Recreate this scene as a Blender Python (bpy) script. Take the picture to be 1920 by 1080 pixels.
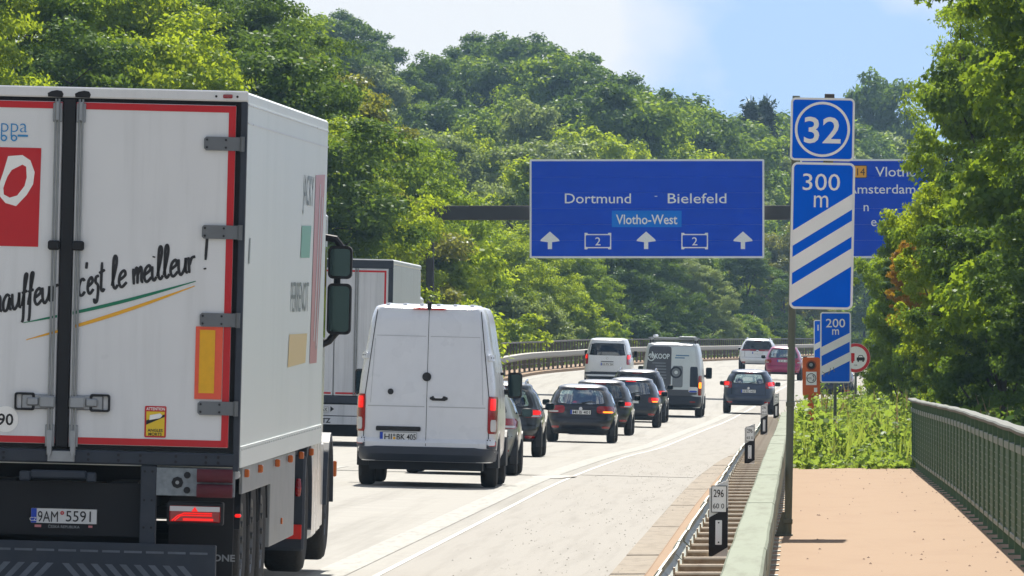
import bpy, math, random
import numpy as np
from mathutils import Vector, Matrix, Euler

# ------------------------------------------------------------------ clear
for o in list(bpy.data.objects):
    bpy.data.objects.remove(o, do_unlink=True)
SC = bpy.context.scene
COL = SC.collection
R = math.radians

# ------------------------------------------------------------------ camera, sky, sun, exposure
# World: road runs along +Y, the camera stands on the cycle path at the origin, 1.85 m above the road.
F = 18000.0              # focal length in pixels of the 1920 px wide photograph (a long telephoto)
VX, HY, CH = 1500.0, 670.0, 1.85
cam_d = bpy.data.cameras.new('camera')
cam = bpy.data.objects.new('camera', cam_d)
COL.objects.link(cam)
cam_d.sensor_width = 36.0
cam_d.lens = 36.0 * F / 1920.0
cam_d.clip_start = 0.5
cam_d.clip_end = 6000
cam.location = (0, 0, CH)
cam.rotation_euler = (R(90) + (HY - 540) / F, 0, (VX - 960) / F)
SC.camera = cam

CLOUD = (4.036, 6.71, 2.532)
SUN_EL, SUN_AZ = 50.0, 2.0      # degrees; azimuth clockwise from +Y
world = bpy.data.worlds.new('World')
SC.world = world
world.use_nodes = True
wn = world.node_tree.nodes
wl = world.node_tree.links
wn.clear()
w_out = wn.new('ShaderNodeOutputWorld')
w_bg = wn.new('ShaderNodeBackground')
w_sky = wn.new('ShaderNodeTexSky')
w_sky.sky_type = 'NISHITA'
w_sky.sun_disc = False
w_sky.sun_elevation = R(SUN_EL)
w_sky.sun_rotation = R(SUN_AZ)
w_sky.air_density = 1.0
w_sky.dust_density = 0.4
w_sky.ozone_density = 2.0
w_geo = wn.new('ShaderNodeTexCoord')
# lift the look-up a little so that the band above the horizon is blue sky, not the brown horizon line
w_add = wn.new('ShaderNodeVectorMath'); w_add.operation = 'ADD'
w_add.inputs[1].default_value = (0, 0, 0.22)
wl.new(w_geo.outputs['Generated'], w_add.inputs[0])
wl.new(w_add.outputs[0], w_sky.inputs['Vector'])
# clouds: soft cumulus from noise in the view direction, the same all round the sky
w_map = wn.new('ShaderNodeMapping')
w_map.inputs['Location'].default_value = CLOUD
w_map.inputs['Scale'].default_value = (1, 1, 1.7)
wl.new(w_geo.outputs['Generated'], w_map.inputs['Vector'])
w_noise = wn.new('ShaderNodeTexNoise')
w_noise.inputs['Scale'].default_value = 15.0
w_noise.inputs['Detail'].default_value = 7.0
w_noise.inputs['Roughness'].default_value = 0.5
wl.new(w_map.outputs[0], w_noise.inputs['Vector'])
w_ramp = wn.new('ShaderNodeValToRGB')
w_ramp.color_ramp.elements[0].position = 0.465
w_ramp.color_ramp.elements[1].position = 0.575
w_ramp.color_ramp.elements[1].color = (0.85, 0.85, 0.85, 1)
wl.new(w_noise.outputs['Fac'], w_ramp.inputs['Fac'])
w_mix = wn.new('ShaderNodeMix'); w_mix.data_type = 'RGBA'
wl.new(w_ramp.outputs['Color'], w_mix.inputs['Factor'])
wl.new(w_sky.outputs['Color'], w_mix.inputs['A'])
w_mix.inputs['B'].default_value = (7.9, 7.9, 7.8, 1)
wl.new(w_mix.outputs['Result'], w_bg.inputs['Color'])
w_bg.inputs['Strength'].default_value = 0.07
wl.new(w_bg.outputs[0], w_out.inputs['Surface'])

sun_d = bpy.data.lights.new('sun', 'SUN')
sun_d.energy = 5.0
sun_d.angle = R(0.53)
sun_d.color = (1.0, 0.95, 0.86)
sun = bpy.data.objects.new('sun', sun_d)
COL.objects.link(sun)
_sd = Vector((math.sin(R(SUN_AZ)) * math.cos(R(SUN_EL)), math.cos(R(SUN_AZ)) * math.cos(R(SUN_EL)), math.sin(R(SUN_EL))))
sun.rotation_euler = (-_sd).to_track_quat('-Z', 'Y').to_euler()
sun.location = (0, 40, 80)

SC.render.engine = 'CYCLES'
SC.view_settings.view_transform = 'Standard'
SC.view_settings.look = 'None'
SC.view_settings.gamma = 1.0
SC.view_settings.use_curve_mapping = False
SC.view_settings.exposure = 0.82
SC.cycles.volume_bounces = 0
SC.cycles.max_bounces = 10
SC.cycles.transparent_max_bounces = 16

# ------------------------------------------------------------------ photograph pixel -> place
def X_at(px, d): return (px - VX) * d / F
def Z_at(py, d): return CH - (py - HY) * d / F

# ------------------------------------------------------------------ materials
def lin(c):
    c = c / 255.0
    return c / 12.92 if c <= 0.04045 else ((c + 0.055) / 1.055) ** 2.4
def rgb(r, g, b): return (lin(r), lin(g), lin(b), 1.0)

MATS = {}
def mat(name, col, rough=0.5, metal=0.0, coat=0.0, var=0.0, scale=8.0, bump=0.0, bscale=60.0, spec=0.5, emit=None, estr=1.0, dirt=None, dscale=(3, 3, 3), damt=0.5):
    """Principled material with noise-driven colour variation, optional shaped dirt and fine relief."""
    if name in MATS: return MATS[name]
    m = bpy.data.materials.new(name); m.use_nodes = True
    nt = m.node_tree; b = nt.nodes['Principled BSDF']
    b.inputs['Base Color'].default_value = col
    b.inputs['Roughness'].default_value = rough
    b.inputs['Metallic'].default_value = metal
    b.inputs['Coat Weight'].default_value = coat
    b.inputs['Coat Roughness'].default_value = 0.10
    b.inputs['Specular IOR Level'].default_value = spec
    tc = nt.nodes.new('ShaderNodeTexCoord')
    last = None
    if var > 0:
        n = nt.nodes.new('ShaderNodeTexNoise'); n.inputs['Scale'].default_value = scale; n.inputs['Detail'].default_value = 6
        nt.links.new(tc.outputs['Object'], n.inputs['Vector'])
        mp = nt.nodes.new('ShaderNodeMapRange')
        mp.inputs['From Min'].default_value = 0.25; mp.inputs['From Max'].default_value = 0.75
        mp.inputs['To Min'].default_value = 1 - var; mp.inputs['To Max'].default_value = 1 + var
        nt.links.new(n.outputs['Fac'], mp.inputs['Value'])
        mx = nt.nodes.new('ShaderNodeVectorMath'); mx.operation = 'SCALE'
        mx.inputs[0].default_value = col[:3]
        nt.links.new(mp.outputs['Result'], mx.inputs['Scale'])
        last = mx.outputs[0]
        mr = nt.nodes.new('ShaderNodeMapRange')
        mr.inputs['To Min'].default_value = max(0.02, rough - 0.12); mr.inputs['To Max'].default_value = min(1, rough + 0.12)
        nt.links.new(n.outputs['Fac'], mr.inputs['Value'])
        nt.links.new(mr.outputs['Result'], b.inputs['Roughness'])
    if dirt is not None:
        mapn = nt.nodes.new('ShaderNodeMapping'); mapn.inputs['Scale'].default_value = dscale
        nt.links.new(tc.outputs['Object'], mapn.inputs['Vector'])
        n2 = nt.nodes.new('ShaderNodeTexNoise'); n2.inputs['Scale'].default_value = 1.0; n2.inputs['Detail'].default_value = 8; n2.inputs['Roughness'].default_value = 0.65
        nt.links.new(mapn.outputs[0], n2.inputs['Vector'])
        m2 = nt.nodes.new('ShaderNodeMapRange'); m2.inputs['From Min'].default_value = 0.48; m2.inputs['From Max'].default_value = 0.78
        m2.inputs['To Min'].default_value = 0; m2.inputs['To Max'].default_value = damt
        nt.links.new(n2.outputs['Fac'], m2.inputs['Value'])
        mm = nt.nodes.new('ShaderNodeMix'); mm.data_type = 'RGBA'
        mm.inputs['A'].default_value = col
        if last is not None: nt.links.new(last, mm.inputs['A'])
        mm.inputs['B'].default_value = dirt
        nt.links.new(m2.outputs['Result'], mm.inputs['Factor'])
        last = mm.outputs['Result']
    if last is not None: nt.links.new(last, b.inputs['Base Color'])
    if bump > 0:
        n3 = nt.nodes.new('ShaderNodeTexNoise'); n3.inputs['Scale'].default_value = bscale; n3.inputs['Detail'].default_value = 4
        nt.links.new(tc.outputs['Object'], n3.inputs['Vector'])
        bp = nt.nodes.new('ShaderNodeBump'); bp.inputs['Strength'].default_value = bump; bp.inputs['Distance'].default_value = 0.02
        nt.links.new(n3.outputs['Fac'], bp.inputs['Height'])
        nt.links.new(bp.outputs[0], b.inputs['Normal'])
    if emit is not None:
        b.inputs['Emission Color'].default_value = emit
        b.inputs['Emission Strength'].default_value = estr
    MATS[name] = m
    return m

def glass_mat(name, tint, gloss=0.08):
    if name in MATS: return MATS[name]
    m = bpy.data.materials.new(name); m.use_nodes = True
    nt = m.node_tree; nt.nodes.clear()
    o = nt.nodes.new('ShaderNodeOutputMaterial')
    t = nt.nodes.new('ShaderNodeBsdfTransparent'); t.inputs['Color'].default_value = tint
    g = nt.nodes.new('ShaderNodeBsdfGlossy'); g.inputs['Roughness'].default_value = 0.03; g.inputs['Color'].default_value = (0.9, 0.95, 1, 1)
    fr = nt.nodes.new('ShaderNodeFresnel'); fr.inputs['IOR'].default_value = 1.5
    mp = nt.nodes.new('ShaderNodeMath'); mp.operation = 'ADD'; mp.inputs[1].default_value = gloss - 0.04
    mx = nt.nodes.new('ShaderNodeMixShader')
    nt.links.new(fr.outputs[0], mp.inputs[0]); nt.links.new(mp.outputs[0], mx.inputs[0])
    nt.links.new(t.outputs[0], mx.inputs[1]); nt.links.new(g.outputs[0], mx.inputs[2])
    nt.links.new(mx.outputs[0], o.inputs['Surface'])
    MATS[name] = m
    return m

def leaf_mat(name, c1, c2, trans, gloss=0.05, tmix=0.5, var=0.35):
    """Leaf: diffuse on the lit side, translucent on the far side, every leaf a little different."""
    if name in MATS: return MATS[name]
    m = bpy.data.materials.new(name); m.use_nodes = True
    nt = m.node_tree; nt.nodes.clear()
    o = nt.nodes.new('ShaderNodeOutputMaterial')
    geo = nt.nodes.new('ShaderNodeNewGeometry'); oi = nt.nodes.new('ShaderNodeObjectInfo')
    tc = nt.nodes.new('ShaderNodeTexCoord')
    ns = nt.nodes.new('ShaderNodeTexNoise'); ns.inputs['Scale'].default_value = 0.45; ns.inputs['Detail'].default_value = 2
    nt.links.new(tc.outputs['Object'], ns.inputs['Vector'])
    a1 = nt.nodes.new('ShaderNodeMath'); a1.operation = 'MULTIPLY_ADD'
    a1.inputs[1].default_value = 0.55
    nt.links.new(geo.outputs['Random Per Island'], a1.inputs[0]); nt.links.new(ns.outputs['Fac'], a1.inputs[2])
    a2 = nt.nodes.new('ShaderNodeMath'); a2.operation = 'MULTIPLY_ADD'
    a2.inputs[1].default_value = 0.35; 
    nt.links.new(oi.outputs['Random'], a2.inputs[0]); nt.links.new(a1.outputs[0], a2.inputs[2])
    rp = nt.nodes.new('ShaderNodeMapRange'); rp.inputs['From Min'].default_value = 0.45; rp.inputs['From Max'].default_value = 1.3
    nt.links.new(a2.outputs[0], rp.inputs['Value'])
    mc = nt.nodes.new('ShaderNodeMix'); mc.data_type = 'RGBA'
    mc.inputs['A'].default_value = c1; mc.inputs['B'].default_value = c2
    nt.links.new(rp.outputs['Result'], mc.inputs['Factor'])
    df = nt.nodes.new('ShaderNodeBsdfDiffuse'); nt.links.new(mc.outputs['Result'], df.inputs['Color'])
    tr = nt.nodes.new('ShaderNodeBsdfTranslucent')
    tm = nt.nodes.new('ShaderNodeMix'); tm.data_type = 'RGBA'; tm.blend_type = 'MIX'
    tm.inputs['Factor'].default_value = 0.6
    nt.links.new(mc.outputs['Result'], tm.inputs['A']); tm.inputs['B'].default_value = trans
    nt.links.new(tm.outputs['Result'], tr.inputs['Color'])
    m1 = nt.nodes.new('ShaderNodeMixShader'); m1.inputs[0].default_value = tmix
    nt.links.new(df.outputs[0], m1.inputs[1]); nt.links.new(tr.outputs[0], m1.inputs[2])
    gl = nt.nodes.new('ShaderNodeBsdfGlossy'); gl.inputs['Roughness'].default_value = 0.38; gl.inputs['Color'].default_value = (0.9, 0.95, 0.9, 1)
    m2 = nt.nodes.new('ShaderNodeMixShader'); m2.inputs[0].default_value = gloss
    nt.links.new(m1.outputs[0], m2.inputs[1]); nt.links.new(gl.outputs[0], m2.inputs[2])
    nt.links.new(m2.outputs[0], o.inputs['Surface'])
    MATS[name] = m
    return m

# ------------------------------------------------------------------ mesh helpers
class MB:
    """Collects shapes; build() links them as ONE mesh object."""
    def __init__(s): s.v = []; s.f = []
    def add(s, vs, fs):
        k = len(s.v); s.v += [tuple(p) for p in vs]; s.f += [tuple(i + k for i in f) for f in fs]; return s
    def box(s, x0, x1, y0, y1, z0, z1, ch=0.0):
        if ch <= 0:
            vs = [(x, y, z) for z in (z0, z1) for y in (y0, y1) for x in (x0, x1)]
            return s.add(vs, [(0, 2, 3, 1), (4, 5, 7, 6), (0, 1, 5, 4), (2, 6, 7, 3), (0, 4, 6, 2), (1, 3, 7, 5)])
        c = [(x0 + x1) / 2, (y0 + y1) / 2, (z0 + z1) / 2]; h = [(x1 - x0) / 2, (y1 - y0) / 2, (z1 - z0) / 2]
        ch = min(ch, *(q * 0.9 for q in h))
        idx = {}; vs = []
        for sx in (-1, 1):
            for sy in (-1, 1):
                for sz in (-1, 1):
                    for a in range(3):
                        q = [sx * (h[0] - ch), sy * (h[1] - ch), sz * (h[2] - ch)]
                        q[a] += (sx, sy, sz)[a] * ch
                        idx[(sx, sy, sz, a)] = len(vs); vs.append((c[0] + q[0], c[1] + q[1], c[2] + q[2]))
        fs = []
        for a in range(3):
            b, d = (a + 1) % 3, (a + 2) % 3
            for sa in (-1, 1):
                loop = []
                for sb, sd in ((-1, -1), (1, -1), (1, 1), (-1, 1)):
                    k = [0, 0, 0]; k[a] = sa; k[b] = sb; k[d] = sd
                    loop.append(idx[(k[0], k[1], k[2], a)])
                fs.append(tuple(loop if sa > 0 else loop[::-1]))
            for sb in (-1, 1):
                for sd in (-1, 1):
                    k0 = [0, 0, 0]; k0[a] = -1; k0[b] = sb; k0[d] = sd
                    k1 = list(k0); k1[a] = 1
                    q = [idx[(*k0, b)], idx[(*k1, b)], idx[(*k1, d)], idx[(*k0, d)]]
                    fs.append(tuple(q if sb * sd < 0 else q[::-1]))
        for sx in (-1, 1):
            for sy in (-1, 1):
                for sz in (-1, 1):
                    q = [idx[(sx, sy, sz, a)] for a in range(3)]
                    fs.append(tuple(q if sx * sy * sz > 0 else q[::-1]))
        return s.add(vs, fs)
    def prism(s, pts, axis, a0, a1):
        """pts: 2D outline, extruded along axis 'x','y' or 'z' from a0 to a1."""
        def mk(p, a):
            return {'x': (a, p[0], p[1]), 'y': (p[0], a, p[1]), 'z': (p[0], p[1], a)}[axis]
        n = len(pts)
        ar = sum(pts[i][0] * pts[(i + 1) % n][1] - pts[(i + 1) % n][0] * pts[i][1] for i in range(n))
        if ar < 0: pts = pts[::-1]
        vs = [mk(p, a0) for p in pts] + [mk(p, a1) for p in pts]
        lo = tuple(range(n)); hi = tuple(range(n, 2 * n))
        fs = [lo[::-1], hi] + [(i, (i + 1) % n, n + (i + 1) % n, n + i) for i in range(n)]
        if axis == 'y': fs = [f[::-1] for f in fs]
        return s.add(vs, fs)
    def tube(s, path, rad, n=8, cap=True):
        P = [Vector(p) for p in path]; rr = rad if isinstance(rad, (list, tuple)) else [rad] * len(P)
        vs = []; fs = []
        ref = Vector((0, 0, 1))
        t0 = (P[1] - P[0]).normalized()
        if abs(t0.dot(ref)) > 0.9: ref = Vector((1, 0, 0))
        for i, p in enumerate(P):
            t = (P[min(i + 1, len(P) - 1)] - P[max(i - 1, 0)]).normalized()
            a = t.cross(ref).normalized(); b = t.cross(a).normalized()
            for k in range(n):
                th = 2 * math.pi * k / n
                vs.append(p + (a * math.cos(th) + b * math.sin(th)) * rr[i])
        for i in range(len(P) - 1):
            for k in range(n):
                k2 = (k + 1) % n
                fs.append((i * n + k, i * n + k2, (i + 1) * n + k2, (i + 1) * n + k))
        if cap:
            fs.append(tuple(range(n))[::-1]); fs.append(tuple((len(P) - 1) * n + k for k in range(n)))
        return s.add(vs, fs)
    def lathe_x(s, prof, c, n=28):
        """prof: (radius, x) pairs spun round the X axis through c."""
        vs = []; fs = []
        for r, x in prof:
            for k in range(n):
                th = 2 * math.pi * k / n
                vs.append((c[0] + x, c[1] + r * math.cos(th), c[2] + r * math.sin(th)))
        for i in range(len(prof) - 1):
            for k in range(n):
                k2 = (k + 1) % n
                fs.append((i * n + k, i * n + k2, (i + 1) * n + k2, (i + 1) * n + k))
        return s.add(vs, fs)
    def disc_y(s, x, y0, y1, z, r, n=24, ri=0.0):
        """disc or ring whose axis is Y"""
        pts = [(x + r * math.cos(2 * math.pi * k / n), z + r * math.sin(2 * math.pi * k / n)) for k in range(n)]
        if ri <= 0: return s.prism(pts, 'y', y0, y1)
        vs = []; fs = []
        for y in (y0, y1):
            for q in (r, ri):
                for k in range(n):
                    vs.append((x + q * math.cos(2 * math.pi * k / n), y, z + q * math.sin(2 * math.pi * k / n)))
        for k in range(n):
            k2 = (k + 1) % n
            fs += [(k, n + k, n + k2, k2), (2 * n + k, 2 * n + k2, 3 * n + k2, 3 * n + k), (k, k2, 2 * n + k2, 2 * n + k), (n + k, 3 * n + k, 3 * n + k2, n + k2)]
        return s.add(vs, fs)
    def build(s, name, m, parent=None, smooth=False):
        me = bpy.data.meshes.new(name)
        me.from_pydata(s.v, [], s.f)
        me.validate(verbose=False)
        return mesh_obj(name, me, m, parent, smooth)

def mesh_obj(name, me, m, parent=None, smooth=False):
    me.update()
    if m is not None: me.materials.append(m)
    o = bpy.data.objects.new(name, me)
    COL.objects.link(o)
    if parent is not None: o.parent = parent
    if smooth:
        me.polygons.foreach_set('use_smooth', [True] * len(me.polygons))
        try: me.set_sharp_from_angle(angle=R(38))
        except Exception: pass
    return o

def tag(o, label=None, cat=None, group=None, kind=None):
    if label: o['label'] = label
    if cat: o['category'] = cat
    if group: o['group'] = group
    if kind: o['kind'] = kind
    return o

def thing(name, label, cat, loc=(0, 0, 0), rot=(0, 0, 0), group=None):
    o = bpy.data.objects.new(name, None)
    o.empty_display_size = 0.2
    COL.objects.link(o)
    o.location = loc; o.rotation_euler = rot
    return tag(o, label, cat, group)

def copy_obj(src, parent=None):
    c = src.copy(); COL.objects.link(c)
    if parent is not None: c.parent = parent
    return c

def sm(a, b, x):
    t = min(1.0, max(0.0, (x - a) / (b - a))); return t * t * (3 - 2 * t)

def interp(tab, x):
    return float(np.interp(x, [a for a, _ in tab], [b for _, b in tab]))

def smooth_interp(tab, x):
    """monotone-ish cubic through a table"""
    xs = [a for a, _ in tab]; ys = [b for _, b in tab]
    if x <= xs[0]: return ys[0]
    if x >= xs[-1]: return ys[-1]
    i = max(k for k in range(len(xs)) if xs[k] <= x)
    h = xs[i + 1] - xs[i]; t = (x - xs[i]) / h
    def sl(k):
        if k == 0 or k == len(xs) - 1: return 0.0
        d0 = (ys[k] - ys[k - 1]) / (xs[k] - xs[k - 1]); d1 = (ys[k + 1] - ys[k]) / (xs[k + 1] - xs[k])
        return 0.0 if d0 * d1 <= 0 else 2 * d0 * d1 / (d0 + d1)
    m0, m1 = sl(i) * h, sl(i + 1) * h
    return (2 * t**3 - 3 * t**2 + 1) * ys[i] + (t**3 - 2 * t**2 + t) * m0 + (-2 * t**3 + 3 * t**2) * ys[i + 1] + (t**3 - t**2) * m1

# ------------------------------------------------------------------ lettering
_txt_cache = {}
def text_verts(s, bold=0.0, res=3):
    """2D triangulated outline of a string, cap height 1, left edge at 0, baseline at 0."""
    key = (s, bold)
    if key in _txt_cache: return _txt_cache[key]
    cu = bpy.data.curves.new('lettering', 'FONT')
    cu.body = s; cu.size = 1.0; cu.resolution_u = res; cu.offset = bold; cu.fill_mode = 'FRONT'
    o = bpy.data.objects.new('lettering', cu); COL.objects.link(o)
    dg = bpy.context.evaluated_depsgraph_get()
    me = bpy.data.meshes.new_from_object(o.evaluated_get(dg))
    vs = np.array([v.co[:2] for v in me.vertices]) if len(me.vertices) else np.zeros((0, 2))
    fs = [tuple(p.vertices) for p in me.polygons]
    bpy.data.objects.remove(o); bpy.data.curves.remove(cu); bpy.data.meshes.remove(me)
    if len(vs):
        vs[:, 0] -= vs[:, 0].min()
        vs /= 0.729
    _txt_cache[key] = (vs, fs)
    return vs, fs

def text(parent, s, h, x, z, y, m, width=None, align='c', bold=0.0, face='rear', fn=None, rot=0.0, name='lettering'):
    """Flat lettering of cap height h; face 'rear' looks to -Y, 'right' looks to +X (x then runs along Y)."""
    vs, fs = text_verts(s, bold)
    w = vs[:, 0].max(); sx = h if width is None else width / w
    if width is None: width = w * h
    off = {'c': -width / 2, 'l': 0.0, 'r': -width}[align]
    cr, sr = math.cos(rot), math.sin(rot)
    out = []
    for a, b in vs:
        lx, lz = a * sx + off, b * h
        px, pz = x + lx * cr - lz * sr, z + lx * sr + lz * cr
        if fn is not None: out.append(fn(px, pz))
        elif face == 'rear': out.append((px, y, pz))
        else: out.append((y, px, pz))
    mb = MB().add(out, fs)
    return mb.build(name, m, parent)

def poly_rear(parent, name, pts, y, m, th=0.0):
    mb = MB()
    if th > 0: mb.prism(pts, 'y', y, y + th)
    else:
        n = len(pts); ar = sum(pts[i][0] * pts[(i + 1) % n][1] - pts[(i + 1) % n][0] * pts[i][1] for i in range(n))
        mb.add([(p[0], y, p[1]) for p in (pts if ar > 0 else pts[::-1])], [tuple(range(n))])
    return mb.build(name, m, parent)

def rrect(x0, x1, z0, z1, r, n=5):
    pts = []
    for cx, cz, a0 in ((x1 - r, z0 + r, -90), (x1 - r, z1 - r, 0), (x0 + r, z1 - r, 90), (x0 + r, z0 + r, 180)):
        for k in range(n + 1):
            a = R(a0 + 90 * k / n); pts.append((cx + r * math.cos(a), cz + r * math.sin(a)))
    return pts

def inset_ring(parent, name, x0, x1, z0, z1, r, w, y, m):
    """flat rounded-rectangle border"""
    a = rrect(x0, x1, z0, z1, r); b = rrect(x0 + w, x1 - w, z0 + w, z1 - w, max(0.002, r - w))
    n = len(a)
    mb = MB().add([(p[0], y, p[1]) for p in a] + [(p[0], y, p[1]) for p in b], [(k, (k + 1) % n, n + (k + 1) % n, n + k) for k in range(n)])
    return mb.build(name, m, parent)

def wheel(parent, x, y, r, w, side, rim_m, tyre_m, rim_r=0.62, truck=False):
    """tyre with rounded shoulders, rim as its sub-part; side = +1 for the right-hand side"""
    s = side
    n = 32
    prof = [(r * rim_r, 0.02 * s), (r * 0.80, 0.0), (r * 0.93, 0.012 * s), (r * 0.985, 0.04 * s), (r, 0.07 * s), (r, (w - 0.07) * s), (r * 0.985, (w - 0.04) * s), (r * 0.93, (w - 0.012) * s), (r * 0.8, w * s), (r * rim_r, (w - 0.02) * s), (r * rim_r, 0.02 * s)]
    prof = [(a, -b) for a, b in prof]
    t = MB().lathe_x(prof, (x, y, r), n).build('wheel', tyre_m, parent, True)
    rp = [(0.001, -0.03), (r * 0.18, -0.03), (r * 0.2, -0.06), (r * rim_r * 0.8, -0.075), (r * rim_r * 0.9, -0.03), (r * rim_r + 0.004, -0.015), (r * rim_r + 0.004, -w + 0.03)]
    mb = MB().lathe_x([(a, b * s) for a, b in rp], (x, y, r), n)
    for k in range(5 if not truck else 10):
        th = 2 * math.pi * k / (5 if not truck else 10)
        cx, cz = y + math.cos(th) * r * 0.4, r + math.sin(th) * r * 0.4
        mb.lathe_x([(0.001, -0.012 * s), (r * 0.05, -0.012 * s), (r * 0.05, -0.07 * s)], (x, cx, cz), 8)
    mb.build('rim', rim_m, t, True)
    return t

# ================================================================== THE SETTING
CROSS = 0.025                       # crossfall of the carriageway, down to the right
ROLL = math.atan(CROSS)
PROF = [(-50, 0), (130, 0), (190, -0.13), (240, -0.30), (300, -0.24), (345, -0.02), (390, 0.5), (428, 0.85), (463, 0.98), (490, 1.1), (530, 1.22), (633, 1.42), (735, 1.65), (900, 2.0), (1200, 2.2)]
def prof(Y): return smooth_interp(PROF, Y)
def bend(Y): return 4.7e-5 * (Y - 150) ** 2 if Y > 150 else 0.0
def dbend(Y): return 9.4e-5 * (Y - 150) if Y > 150 else 0.0
def road_z(u, Y): return prof(Y) - CROSS * (u + 5.3)
def u_edge(Y): return -1.7 + 2.6 * sm(240, 400, Y)
U_LEFT = -15.2
def path_z(Y): return 0.05 - 0.09 * sm(110, 168, Y)

M_road = mat('road_concrete', rgb(144, 141, 134), 0.8, spec=0.26, var=0.12, scale=0.9, bump=0.35, bscale=45, dirt=rgb(98, 94, 86), dscale=(2.2, 0.035, 1), damt=0.6)
M_shoulder = mat('shoulder_asphalt', rgb(144, 140, 133), 0.85, spec=0.22, var=0.16, scale=70, bump=0.12, bscale=60, dirt=rgb(112, 107, 99), dscale=(5, 0.12, 1), damt=0.5)
M_gutter = mat('gutter_concrete', rgb(140, 130, 116), 0.85, spec=0.2, var=0.14, scale=6, bump=0.3, bscale=60, dirt=rgb(90, 80, 68), dscale=(5, 0.8, 1), damt=0.7)
M_path = mat('tan_path_coating', rgb(146, 121, 96), 0.85, spec=0.2, var=0.08, scale=40, bump=0.12, bscale=120, dirt=rgb(132, 104, 80), dscale=(1.6, 0.3, 1), damt=0.45)
M_mark = mat('road_paint', rgb(160, 159, 153), 0.85, spec=0.25, var=0.12, scale=9, bump=0.6, bscale=30, dirt=rgb(128, 124, 116), dscale=(9, 0.9, 1), damt=0.85)
M_seal = mat('joint_sealant', rgb(164, 162, 156), 0.6, var=0.15, scale=7)
M_dark = mat('dark_gap', rgb(40, 38, 36), 0.8, var=0.2, scale=6)
M_ground = mat('woodland_ground', (0.055, 0.06, 0.025, 1), 0.95, var=0.35, scale=0.4, bump=0.5, bscale=5, dirt=(0.10, 0.075, 0.045, 1), dscale=(0.3, 0.3, 0.3), damt=0.7)

def strip(name, us, Ys, zf, m, parent=None, skirt=0.0, curve=True):
    """sheet swept along the road: us = list of functions/constants of lateral offset"""
    mb = MB(); nu = len(us)
    vs = []
    for Y in Ys:
        for u in us:
            uu = u(Y) if callable(u) else u
            vs.append((uu + (bend(Y) if curve else 0), Y, zf(uu, Y)))
    fs = []
    for j in range(len(Ys) - 1):
        for i in range(nu - 1):
            fs.append((j * nu + i, j * nu + i + 1, (j + 1) * nu + i + 1, (j + 1) * nu + i))
    mb.add(vs, fs)
    if skirt > 0:
        k = len(mb.v); n = len(Ys)
        ring = [j * nu for j in range(n)] + [(n - 1) * nu + i for i in range(1, nu)] + [j * nu + nu - 1 for j in range(n - 2, -1, -1)] + [i for i in range(nu - 2, 0, -1)]
        mb.v += [(mb.v[r][0], mb.v[r][1], mb.v[r][2] - skirt) for r in ring]
        L = len(ring)
        mb.f += [(ring[q], ring[(q + 1) % L], k + (q + 1) % L, k + q) for q in range(L)]
    return mb.build(name, m, parent)

YR = [-30 + 10 * k for k in range(102)]
road = tag(strip('road', [-15.2, -12, -9, -6, -3.67], YR, road_z, M_road), kind='structure')
shoulder = tag(strip('hard_shoulder', [-3.655, -2.7, u_edge], YR, road_z, M_shoulder), kind='structure')
# bright joint line between lanes and shoulder
tag(strip('sealed_joint', [-3.69, -3.635], [-30 + 5 * k for k in range(120)], lambda u, Y: road_z(u, Y) + 0.004 + 0.0, M_seal), kind='structure')
tag(strip('edge_line', [-4.24, -3.92], [-30 + 10 * k for k in range(100)], lambda u, Y: road_z(u, Y) + 0.005, M_mark), kind='structure')
tag(strip('edge_line', [-14.9, -14.6], [-30 + 10 * k for k in range(100)], lambda u, Y: road_z(u, Y) + 0.005, M_mark), kind='structure')
for uu in (-7.7, -11.4):
    for k in range(28):
        y0 = 12 + 18 * k
        tag(strip('lane_dash', [uu - 0.075, uu + 0.075], [y0, y0 + 3, y0 + 6], lambda u, Y: road_z(u, Y) + 0.005, M_mark), kind='structure')
# bridge expansion joint across the carriageway and an asphalt patch beside it
tag(strip('expansion_joint', [-15.2, -8, -3.7], [155.0, 155.5], lambda u, Y: road_z(u, Y) + 0.006, M_dark), kind='structure')
tag(strip('expansion_joint', [-3.6, -1.75], [157.5, 158.1], lambda u, Y: road_z(u, Y) + 0.006, mat('patched_joint', rgb(120, 113, 104), 0.7, var=0.3, scale=6)), kind='structure')
M_patch = mat('tar_patch', rgb(112, 104, 95), 0.6, var=0.35, scale=5)
tag(MB().prism([(-3.95 + 0.34 * math.cos(a) * (1 + 0.2 * math.sin(3 * a)), 153.0 + 2.1 * math.sin(a)) for a in [2 * math.pi * k / 20 for k in range(20)]], 'z', road_z(-3.9, 153) + 0.004, road_z(-3.9, 153) + 0.012).build('tar_patch', M_patch), kind='structure')

# concrete gutter slabs along the kerb, each its own piece
gut = tag(strip('gutter', [-1.715, -1.30], YR, lambda u, Y: road_z(u, Y) - 0.035, M_dark), kind='structure')
gut_end = 240
y = 30.0; rnd = random.Random(5)
while y < gut_end:
    ln = 8.0
    z0 = lambda u, Y: road_z(u, Y)
    dz = rnd.uniform(-0.004, 0.006)
    mb = MB()
    vs = []
    for Y in (y + 0.06, y + ln - 0.06):
        for u in (-1.70, -1.305):
            vs.append((u + bend(Y), Y, road_z(u, Y) + dz + (0.012 if u > -1.5 else 0)))
    vs += [(a, b, c - 0.12) for a, b, c in vs]
    mb.add(vs, [(0, 1, 3, 2), (0, 4, 5, 1), (1, 5, 7, 3), (3, 7, 6, 2), (2, 6, 4, 0)])
    mb.build('gutter_slab', M_gutter, gut)
    y += ln

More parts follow.
